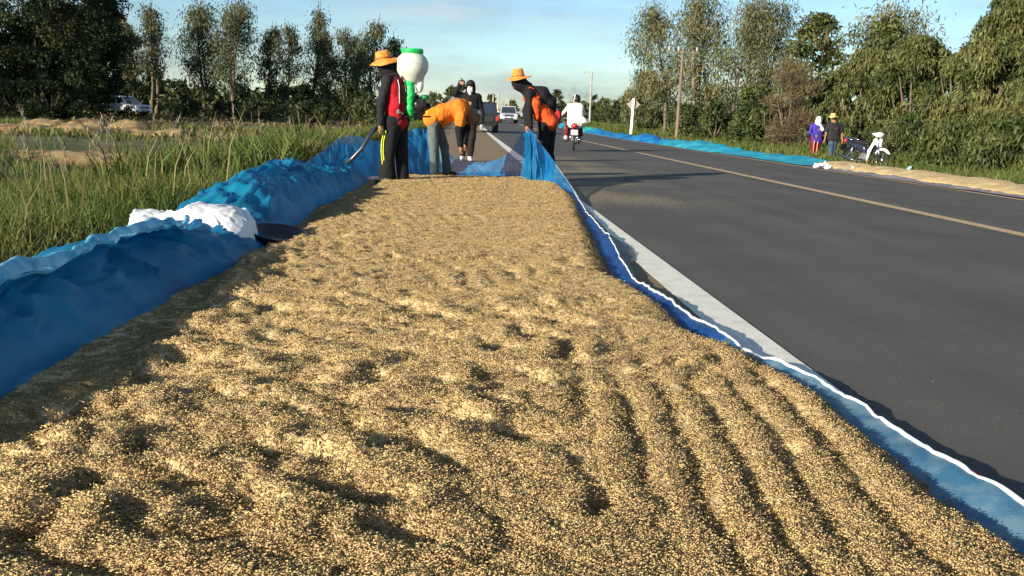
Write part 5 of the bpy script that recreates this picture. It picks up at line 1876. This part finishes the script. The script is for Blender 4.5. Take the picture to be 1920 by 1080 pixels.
    if plate:
        f = MB()
        f.box((-0.925, 0, 0.56), (0.006, 0.19, 0.15))
        f.build('number_plate', mat('plate_white', (0.72, 0.72, 0.70), 0.5, var=0.03), t, bevel=0.002)
        f = MB()
        f.box((-0.915, 0, 0.57), (0.006, 0.21, 0.17))
        f.build('plate_holder', m_blackgl, t)
    return t


# parked one, nose towards the camera and to the right
Q = P(1622, 314, -0.08)
gzb = float(ground_z(Q[0], Q[1])) + 0.02
motorbike((Q[0], Q[1], gzb), 'parked white and dark step-through motorcycle leaning on its stand on the far verge', R(-72), m_navy, m_whitep)
# rider going away
Q = P(1079, 283.5, 0.0)
mb2 = motorbike((Q[0], Q[1] + 0.6, 0.0), 'dark red motorcycle ridden away along the near lane', R(84), m_maroonp, m_maroonp, stand=False)
J = dict(head=(0.03, 0.12, 1.50), look=(0.05, 1, -0.05), neck=(0, 0.08, 1.36), chest=(0, 0.03, 1.20), pelvis=(0, -0.08, 0.86),
         sh_l=(-0.19, 0.08, 1.29), el_l=(-0.33, 0.30, 1.10), wr_l=(-0.34, 0.52, 1.04), fd_l=(0, 1, -0.1), pn_l=(1, 0, 0),
         sh_r=(0.19, 0.08, 1.29), el_r=(0.30, 0.32, 1.10), wr_r=(0.33, 0.54, 1.04), fd_r=(0, 1, -0.1), pn_r=(1, 0, 0),
         hp_l=(-0.11, -0.02, 0.84), kn_l=(-0.20, 0.34, 0.74), an_l=(-0.24, 0.22, 0.36), to_l=(-0.26, 0.36, 0.33),
         hp_r=(0.11, -0.02, 0.84), kn_r=(0.20, 0.34, 0.74), an_r=(0.24, 0.22, 0.36), to_r=(0.26, 0.36, 0.33))
m7 = person('rider in loose white shirt and black and white helmet riding away', (Q[0], Q[1] + 0.6 - 0.15, 0.03), J, m_skin_l, [
    ('shirt', c_white, 'shirt', dict(w=1.25, hem=0.18, sleeve=0.9, seed=63)), ('trousers', c_maroon, 'trousers', dict(cuff=0.06, len=0.8, w=0.9, seed=67, waist=-.02)),
    ('helmet', m_blackgl, 'helmet', {}), ('shoes', m_shoew, 'shoes', {})], res=0.014)
hl = [c for c in m7.children if c.name.startswith('helmet')][0]
stripe(hl, 'white_stripe', mat('helmet_white', (0.8, 0.8, 0.8), 0.3), [(-0.03, 0.05 - 0.03, 1.655), (-0.045, -0.015, 1.58), (-0.06, -0.02, 1.50), (-0.085, 0.01, 1.44)], 0.02)
B = Blob((0.1, -0.4, 0.7), (0.6, 0.3, 1.2), 0.014)
B.cone((0.14, -0.12, 1.02), (0.24, -0.22, 0.88), 0.03, 0.09, 0.04).cone((0.24, -0.22, 0.88), (0.33, -0.25, 0.84), 0.05, 0.03, 0.04).floor(0.81)
B.rough(0.01, 12, 2)
obj('shirt_tail', B.mesh('shirt_tail'), c_white, m7)
# far rider in red
QF = (1043 - VPX) / FPX * 80
zf = float(rz(80))
mb3 = copy_tree(mb2, None, label='far small motorcycle with a rider in red near the road edge')
mb3.location = (QF, 80, zf)
J2 = {k: (v if not isinstance(v, tuple) else v) for k, v in J.items()}
person('far rider in red jacket sitting on a motorcycle', (QF, 79.85, zf + 0.03), J2, m_skin, [
    ('jacket', c_blackred, 'shirt', dict(w=1.15, hem=0.1, seed=73)), ('trousers', c_jean, 'trousers', dict(cuff=0.06, w=0.9, waist=-.02)), ('helmet', m_blackgl, 'helmet', {})], res=0.025)
B = Blob((-0.2, -0.2, 0.6), (0.2, 0.2, 1.5), 0.03)


# ================================================================== pickups
def pickup(loc, label, paint, rz=0.0, canopy=False, group=None, chrome=True):
    """double-cab pickup, nose towards +y before rotation"""
    t = root('pickup', loc, label, 'pickup', group, rz)
    L_, W_ = 5.2, 1.82
    m_gl = mat('car_glass', (0.015, 0.02, 0.025), 0.06, scale=3, coat=1.0, spec=0.9)
    m_blk = m_blackgl
    b = MB()
    # lower body with side profile, slightly tucked
    prof = [(-2.55, 0.52), (-2.58, 0.95), (-2.45, 1.0), (0.95, 1.03), (2.15, 0.96), (2.5, 0.86), (2.6, 0.55), (2.45, 0.38), (-2.4, 0.40)]
    hw = W_ / 2
    V, F = [], []
    secs = [(-1.0, 1.0), (-0.93, 1.0)]
    for sx, in_ in ((-1, 0.0), (-0.9, 0.04), (0.9, 0.04), (1, 0.0)):
        for y_, z_ in prof:
            k = in_ if z_ > 0.8 else 0
            V.append((sx * hw, y_ * (1 - (0.015 if abs(sx) == 1 else 0)), z_ + (0.035 if abs(sx) < 1 and z_ > 0.8 else 0)))
    n = len(prof)
    for s in range(3):
        for i in range(n):
            F.append((s * n + i, s * n + (i + 1) % n, (s + 1) * n + (i + 1) % n, (s + 1) * n + i))
    F.append(tuple(range(n - 1, -1, -1)))
    F.append(tuple(3 * n + i for i in range(n)))
    b.add(V, F)
    body = b.build('body', paint, t, bevel=0.03)
    # cabin
    yb, yf = -0.95, 1.25
    tb_, tf = -0.75, 0.55
    if canopy:
        yb, tb_ = -2.45, -2.3
    c = MB()
    lo = [(-hw * 0.96, yb, 1.0), (hw * 0.96, yb, 1.0), (hw * 0.96, yf, 1.0), (-hw * 0.96, yf, 1.0)]
    mid = [(-hw * .80, tb_, 1.70), (hw * .80, tb_, 1.70), (hw * .80, tf, 1.68), (-hw * .80, tf, 1.68)]
    top = [(-hw * .70, tb_ + .1, 1.755), (hw * .70, tb_ + .1, 1.755), (hw * .70, tf - .12, 1.745), (-hw * .70, tf - .12, 1.745)]
    c.add(lo + mid + top, [(0, 1, 5, 4), (1, 2, 6, 5), (2, 3, 7, 6), (3, 0, 4, 7), (4, 5, 9, 8), (5, 6, 10, 9), (6, 7, 11, 10), (7, 4, 8, 11), (8, 9, 10, 11)])
    cab = c.build('cabin', paint, t, bevel=0.02)

    def pane(a, b_, c_, d, out, name):
        q = [np.array(v, float) for v in (a, b_, c_, d)]
        nn = _n(np.cross(q[1] - q[0], q[3] - q[0]))
        if np.dot(nn, out) < 0:
            nn = -nn
        m_ = MB()
        m_.add([v + nn * 0.012 for v in q] + [v - nn * 0.02 for v in q], [(0, 1, 2, 3), (7, 6, 5, 4), (0, 4, 5, 1), (1, 5, 6, 2), (2, 6, 7, 3), (3, 7, 4, 0)])
        m_.build(name, m_gl, cab)

    def mixp(u, v, A, B_, C_, D):
        return lerp(lerp(A, B_, u), lerp(D, C_, u), v)

    def inset(A, B_, C_, D, u0, u1, v0, v1, out, name):
        pane(mixp(u0, v0, A, B_, C_, D), mixp(u1, v0, A, B_, C_, D), mixp(u1, v1, A, B_, C_, D), mixp(u0, v1, A, B_, C_, D), out, name)
    inset(lo[3], lo[2], mid[2], mid[3], .06, .94, .06, .92, (0, 1, 0), 'windscreen')
    inset(lo[0], lo[1], mid[1], mid[0], .08, .92, .15, .9, (0, -1, 0), 'rear_window')
    for A, B_, C_, D, o_, in ((lo[1], lo[2], mid[2], mid[1], (1, 0, 0)), (lo[0], lo[3], mid[3], mid[0], (-1, 0, 0))):
        if canopy:
            inset(A, B_, C_, D, .04, .33, .15, .88, o_, 'side_window')
            inset(A, B_, C_, D, .37, .60, .12, .9, o_, 'side_window')
            inset(A, B_, C_, D, .63, .92, .12, .9, o_, 'side_window')
        else:
            inset(A, B_, C_, D, .05, .44, .12, .9, o_, 'side_window')
            inset(A, B_, C_, D, .50, .93, .12, .9, o_, 'side_window')
    if not canopy:
        f = MB()
        f.box((0, -1.75, 1.04), (W_ * 0.80, 1.42, 0.012))
        f.build('cargo_bed', m_blk, t)
    for sx in (-1, 1):
        for yw in (-1.55, 1.60):
            w = MB()
            w.lathe([(0.20, -0.12), (0.34, -0.12), (0.375, -0.09), (0.375, 0.09), (0.34, 0.12), (0.20, 0.12)], (0, 0, 0), 24, 'y')
            Vv = [(sx * (hw - 0.10) + v[1], yw + v[0], 0.375 + v[2]) for v in w.V]
            wo_ = obj('wheel', mesh_np('wheel', Vv, w.F, False), m_tyre, t)
            w = MB()
            w.lathe([(0.05, -0.125), (0.21, -0.128), (0.225, -0.11), (0.225, 0.11), (0.21, 0.128), (0.05, 0.125)], (0, 0, 0), 16, 'y')
            obj('rim', mesh_np('rim', [(sx * (hw - 0.10) + v[1], yw + v[0], 0.375 + v[2]) for v in w.V], w.F, False), m_chrome, wo_)
            a = MB()
            pts = [(sx * (hw + 0.004), yw + 0.44 * math.cos(k), 0.42 + 0.44 * math.sin(k)) for k in np.linspace(-0.1, 3.24, 12)]
            a.tube(pts, 0.03, 6)
            a.build('wheel_arch', m_blk, t, True)
        f = MB()
        f.box((sx * (hw + 0.10), 0.95, 1.12), (0.2, 0.08, 0.14))
        f.build('wing_mirror', paint, t, bevel=0.02)
        f = MB()
        f.box((sx * 0.72, 2.52, 0.82), (0.34, 0.16, 0.15), taper=0.9)
        f.build('headlight', m_glass, t, bevel=0.02)
        f = MB()
        f.box((sx * 0.83, -2.585, 0.82), (0.14, 0.05, 0.28))
        f.build('tail_light', m_redlamp, t, bevel=0.01)
    f = MB()
    f.box((0, 2.585, 0.76), (0.92, 0.06, 0.22))
    gr_ = f.build('grille', m_blk, t, bevel=0.02)
    for k in range(3):
        f = MB()
        f.box((0, 2.62, 0.70 + 0.06 * k), (0.88, 0.02, 0.02))
        f.build('grille_bar', m_chrome, gr_)
    f = MB()
    f.box((0, 2.60, 0.48), (1.72, 0.16, 0.2))
    f.build('front_bumper', paint, t, bevel=0.04)
    f = MB()
    f.box((0, 2.69, 0.47), (0.9, 0.02, 0.12))
    f.build('air_intake', m_blk, t, bevel=0.01)
    f = MB()
    f.box((0, 2.705, 0.58), (0.34, 0.012, 0.13))
    f.build('number_plate', MATS['plate_white'], t)
    f = MB()
    f.box((0, -2.63, 0.50), (1.66, 0.14, 0.16))
    f.build('rear_bumper', m_chrome if chrome else m_blk, t, bevel=0.02)
    f = MB()
    f.box((0, -2.60, 0.80), (1.30, 0.02, 0.36))
    tg = f.build('tailgate', paint, t, bevel=0.02)
    f = MB()
    f.box((0, -2.62, 0.88), (0.22, 0.02, 0.06))
    f.build('handle', m_blk, tg)
    return t


p_silver = mat('silver_paint', (0.55, 0.56, 0.57), 0.3, metal=0.3, var=0.02, scale=2, coat=0.8)
p_dark = mat('dark_grey_paint', (0.025, 0.027, 0.032), 0.3, metal=0.2, var=0.02, scale=2, coat=0.8)
p_white = mat('white_paint', (0.70, 0.72, 0.74), 0.35, var=0.02, scale=2, coat=0.6)
pickup(((951 - VPX) / FPX * 100, 100, float(rz(100))), 'silver pickup driving towards the camera', p_silver, rz=math.pi)
pickup(((903 - VPX) / FPX * 57, 57, float(rz(55))), 'dark grey vehicle with canopy stopped half on the shoulder behind the woman', p_dark, canopy=True, chrome=False)
q = PD(232, 208, 88)
pickup((q[0], 88, float(ground_z(q[0], 88)) + 0.1), 'white pickup parked under the dark trees on the left', p_white, rz=R(-118))

# ================================================================== road furniture
m_pole = mat('weathered_pole', (0.15, 0.11, 0.08), 0.85, scale=3, col2=(0.21, 0.16, 0.115), bump=.5, bscale=20)
m_conc = mat('concrete_pole', (0.34, 0.33, 0.31), 0.85, scale=3, bump=.3)


def power_pole(px, D, top, label, m, arm=1.6, thick=1.0, lean=0.0):
    q = PD(px, top, D)
    gz_ = float(ground_z(q[0], D)) - 0.1
    h_ = q[2] - gz_
    t = root('utility_pole', (q[0], D, gz_), label, 'utility pole', 'utility poles beside the road')
    f = MB()
    f.tube([(0, 0, 0), (lean * h_, 0, h_)], [0.16 * thick, 0.10 * thick], 8)
    f.build('pole', m, t)
    f = MB()
    f.box((lean * h_ * 0.96, -0.02, h_ * 0.965), (arm, 0.07, 0.075))
    f.build('cross_arm', m, t)
    for k in (-0.46, -0.15, 0.46):
        f = MB()
        f.lathe([(0.03, 0), (0.05, 0.02), (0.075, 0.06), (0.05, 0.1), (0.08, 0.16), (0.045, 0.22), (0.02, 0.26)], (lean * h_ + k * arm, -0.02, h_ * 0.965 + 0.06), 8)
        f.build('insulator', m_conc, t, True)
    return t


power_pole(1279, 50, 92, 'brown utility pole in front of the tall eucalyptus on the right', m_pole, thick=0.66, lean=0.012)
power_pole(1110, 135, 134, 'grey utility pole with cross arm beside the motorcyclist in white', m_conc, arm=2.4)
power_pole(1021, 260, 153, 'faint far utility pole above the man in the black jacket', m_conc, arm=3.0)
for i, (px, D, top, lb) in enumerate([(925, 150, 177, 'pale roadside post above the gap between the two vehicles'), (935, 140, 172, 'tall pale roadside post just left of the silver pickup'),
                                      (954, 170, 186, 'pale roadside post above the roof of the silver pickup')]):
    q = PD(px, top, D)
    f = MB()
    gz_ = float(ground_z(q[0], D))
    f.tube([(0, 0, 0), (0, 0, (q[2] - gz_) * 0.5), (0, 0, q[2] - gz_)], [.12, .11, .10], 8)
    f.build('roadside_post', mat('pale_post', (0.42, 0.37, 0.30), 0.8), None, label=lb, cat='post', group='pale posts far ahead', loc=(q[0], D, gz_))

# diamond sign, seen from behind
q = PD(1184, 245, 60)
t = root('road_sign', (q[0], q[1], float(ground_z(q[0], q[1]))), 'diamond road sign seen from behind on a thick white post', 'road sign', rz=R(-20))
sc_ = q[1] / FPX
f = MB()
f.box((0, 0, 1.2), (4.6 * sc_, 0.12, 2.5), ry=0.03)
f.build('post', mat('white_post', (0.75, 0.73, 0.66), 0.7), t, bevel=0.01)
hs = 11.5 * sc_
f = MB()
zs_ = 2.08
hs = 12.5 * sc_
f.prism([(0.02 - hs, zs_), (0.02, zs_ - hs), (0.02 + hs, zs_), (0.02, zs_ + hs)], 0.08, 0.10)
f.build('sign_plate', mat('bare_aluminium', (0.27, 0.23, 0.20), 0.7, metal=0.1), t)

# ================================================================== things on and beside the nets
# white sack thrown over the rolled net: a crumpled flat cloth
uu, vv = np.meshgrid(np.linspace(0, 1, 150), np.linspace(0, 1, 80))
# the open end lies to the left, pinched before the fuller middle
fr = np.interp(uu[0], [0, .06, .15, .3, .5, .7, .85, .95, 1], [6.12, 6.06, 6.08, 6.08, 6.0, 5.93, 5.86, 5.88, 6.0])
bk = np.interp(uu[0], [0, .06, .15, .3, .5, .7, .85, .95, 1], [6.30, 6.42, 6.40, 6.36, 6.50, 6.56, 6.50, 6.35, 6.12])
zf_ = np.interp(uu[0], [0, .2, .45, .7, .9, 1], [.175, .17, .17, .15, .115, .12])
zt_ = np.interp(uu[0], [0, .1, .2, .32, .45, .6, .8, .92, 1], [.255, .262, .232, .245, .31, .30, .285, .21, .13])
SX = -2.17 + 0.83 * uu + 0.02 * fbm(uu * 3, vv * 5, 1.5, 2, 301)
SY = fr + (bk - fr) * vv
hump = np.sin(np.pi * np.clip(vv / 1.25 + 0.0, 0, 1)) ** 0.75
cr1 = 1 - np.abs(fbm(uu * 4 + vv * 1.8, vv * 1.2 - uu * 1.3, 1.15, 1, 302)) * 4.2
cr2 = 1 - np.abs(fbm(uu * 6 - vv * 2.4, vv * 1.8 + uu * 2, 1.4, 1, 303)) * 4.2
SZ = zf_ + (zt_ - zf_) * hump + 0.022 * np.maximum(cr1, 0) * hump + 0.009 * np.maximum(cr2, 0) * hump - 0.012 + 0.012 * fbm(uu * 6, vv * 4, 1.4, 3, 304)
SZ = SZ - 0.09 * sstep(0.90, 1.0, uu) - 0.10 * sstep(0.9, 1.0, vv) - 0.03 * sstep(0.06, 0, vv)
me_ = grid_mesh('sack', SX, SY, SZ)
sack = obj('sack', me_, mat('white_sack_weave', (0.74, 0.74, 0.72), 0.55, var=0.03, scale=10, bump=.4, bscale=200),
           label='crumpled empty white sack lying across the rolled blue net', cat='sack')
sm_ = sack.modifiers.new('thickness', 'SOLIDIFY')
sm_.thickness = 0.004
# black basin under the edge of the net
q = P(516, 458, 0.05)
f = MB()
f.lathe([(0.02, 0.0), (0.17, 0.002), (0.20, 0.06), (0.215, 0.085), (0.205, 0.088), (0.19, 0.06), (0.16, 0.015), (0.01, 0.012)], (0, 0, 0), 28)
f.V = [(v[0] * 0.95, v[1], v[2]) for v in f.V]
bs = f.build('basin', m_blackgl, None, True, label='shallow black basin at the foot of the rolled net beside the white sack', cat='basin', loc=(q[0] - 0.02, q[1] + 0.15, 0.035))
bs.rotation_euler = (0.10, 0.12, 0)

# ---- far side nets and rice strip
m_net_far = [mat('far_blue_net', (0.008, 0.11, 0.34), 0.55, scale=1.5, col2=(0.012, 0.20, 0.42), bump=.3), mat('turquoise_net', (0.01, 0.22, 0.36), 0.55, scale=1.5, col2=(0.03, 0.34, 0.42), bump=.3),
             mat('green_net', (0.02, 0.28, 0.24), 0.55, scale=1.5, col2=(0.03, 0.34, 0.32), bump=.3)]


def far_net(y0, y1, x0, x1, h, m, label, seed, name='drying_net'):
    yv = np.arange(y0, y1, max(0.10, (y1 - y0) / 260))
    tv = np.linspace(0, 1, 26)
    Y = np.repeat(yv[:, None], 26, 1)
    e0 = x0 + 0.12 * fbm(yv, yv * 0, 0.7, 3, seed)[:, None]
    e1 = x1 + 0.25 * fbm(yv, yv * 0, 0.5, 3, seed + 1)[:, None]
    X = e0 + (e1 - e0) * tv[None, :]
    bump = np.clip(0.55 + 0.9 * fbm(X, Y, 0.9, 3, seed + 2), 0.12, 1.4)
    end = sstep(y0, y0 + 0.4, Y) * sstep(y1, y1 - 0.4, Y)
    Z = rz(Y) + 0.02 + h * np.sin(np.pi * tv[None, :]) ** 0.7 * bump * end + 0.03 * (1 - np.abs(fbm(X, Y, 4, 2, seed + 4)) * 2) * end * np.sin(np.pi * tv[None, :])
    Z = Z - 0.10 * sstep(9.4, 10.5, X)
    return obj(name, grid_mesh(name, X, Y, Z), m, label=label, cat='net', group='nets along the far road edge')


far_net(23.0, 31, XR + 0.02, 10.4, 0.11, m_net_far[1], 'turquoise net spread behind the parked motorcycle and the two people', 81)
far_net(31.2, 41, XR - 0.1, 9.9, 0.24, m_net_far[1], 'turquoise net heaped left of the woman in purple', 82)
far_net(40.6, 47, XR - 0.12, 9.7, 0.34, m_net_far[0], 'dark blue bundle of net in the middle of the far road edge', 83)
far_net(47.5, 66, XR - 0.15, 9.5, 0.26, m_net_far[0], 'blue net stretched along the far road edge below the road sign', 84)
far_net(66.5, 74, XR - 0.15, 9.6, 0.36, m_net_far[2], 'green net heaped near the far motorcyclist', 85)
far_net(74.4, 100, XR - 0.15, 9.5, 0.34, m_net_far[1], 'farthest pale blue net at the road edge', 86)
far_net(12.5, 22.6, XR - 0.12, 9.6, 0.03, mat('grey_lilac_net', (0.16, 0.15, 0.17), 0.7, scale=2, col2=(0.28, 0.25, 0.24), bump=.4), 'greyish net under the far strip of rice', 87)
# rice strip
yv = np.arange(11.5, 24.6, 0.06)
tv = np.linspace(0, 1, 40)
Y = np.repeat(yv[:, None], 40, 1)
e0 = (XR + 0.16 + 0.10 * fbm(yv, yv * 0, 1.3, 3, 91) + 0.5 * sstep(21.5, 24.5, yv))[:, None]
e1 = (9.75 + 0.12 * fbm(yv, yv * 0, 0.8, 3, 92) - 0.2 * sstep(20, 24, yv))[:, None]
X = e0 + (e1 - e0) * tv[None, :]
Z = 0.03 + (0.11 + 0.06 * fbm(X, Y, 1.2, 3, 93)) * np.sin(np.pi * tv[None, :]) ** 0.6 * sstep(24.6, 22, Y) + 0.02 * fbm(X, Y, 5, 3, 94)
obj('rice_strip', grid_mesh('rice_strip', X, Y, Z), m_rice, kind='stuff', label='long low strip of golden rice along the far road edge on the right', cat='rice')
# scraps of white plastic
SCR = [(1530, 311, 0.10, 'white plastic scrap left of the others at the edge of the far net'), (1541, 309, 0.13, 'upright white plastic bag between two scraps'), (1552, 313, 0.12, 'crumpled white bag right of the upright one'),
       (1588, 311, 0.11, 'white rag standing under the rear wheel of the parked motorcycle'), (1600, 317, 0.10, 'small white bag below the motorcycle engine'), (1617, 320, 0.07, 'small yellowish bag on the end of the rice strip'),
       (1645, 316, 0.07, 'white scrap right under the front wheel of the parked motorcycle'), (1697, 322, 0.16, 'pale blue plastic bag lying in the grass edge right of the motorcycle')]
for i, (px, py, r_, lb) in enumerate(SCR):
    r_ *= 0.72
    q = P(px, py, 0.06)
    B = Blob((-r_ * 2.2, -r_ * 1.8, -r_), (r_ * 2.2, r_ * 1.8, r_ * 2), r_ / 9)
    B.ell((0, 0, 0), (r_ * 1.1, r_ * 0.8, r_ * 0.6), 0.02).cone((r_ * 0.5, 0, r_ * 0.2), (r_ * (0.9 if i % 2 else -0.7), 0, r_ * 1.1), r_ * 0.35, r_ * 0.15, 0.03)
    B.rough(r_ * 0.3, 1.2 / r_, i)
    obj('plastic_bag', B.mesh('plastic_bag'), mat('pale_blue_plastic', (0.3, 0.6, 0.68), .5) if i == 7 else mat('white_plastic', (0.72, 0.71, 0.66), 0.5, var=.04),
        label=lb, cat='bag', group='plastic scraps by the far nets', loc=(q[0], q[1], max(0.05, float(ground_z(q[0], q[1])) + r_ * .5)))
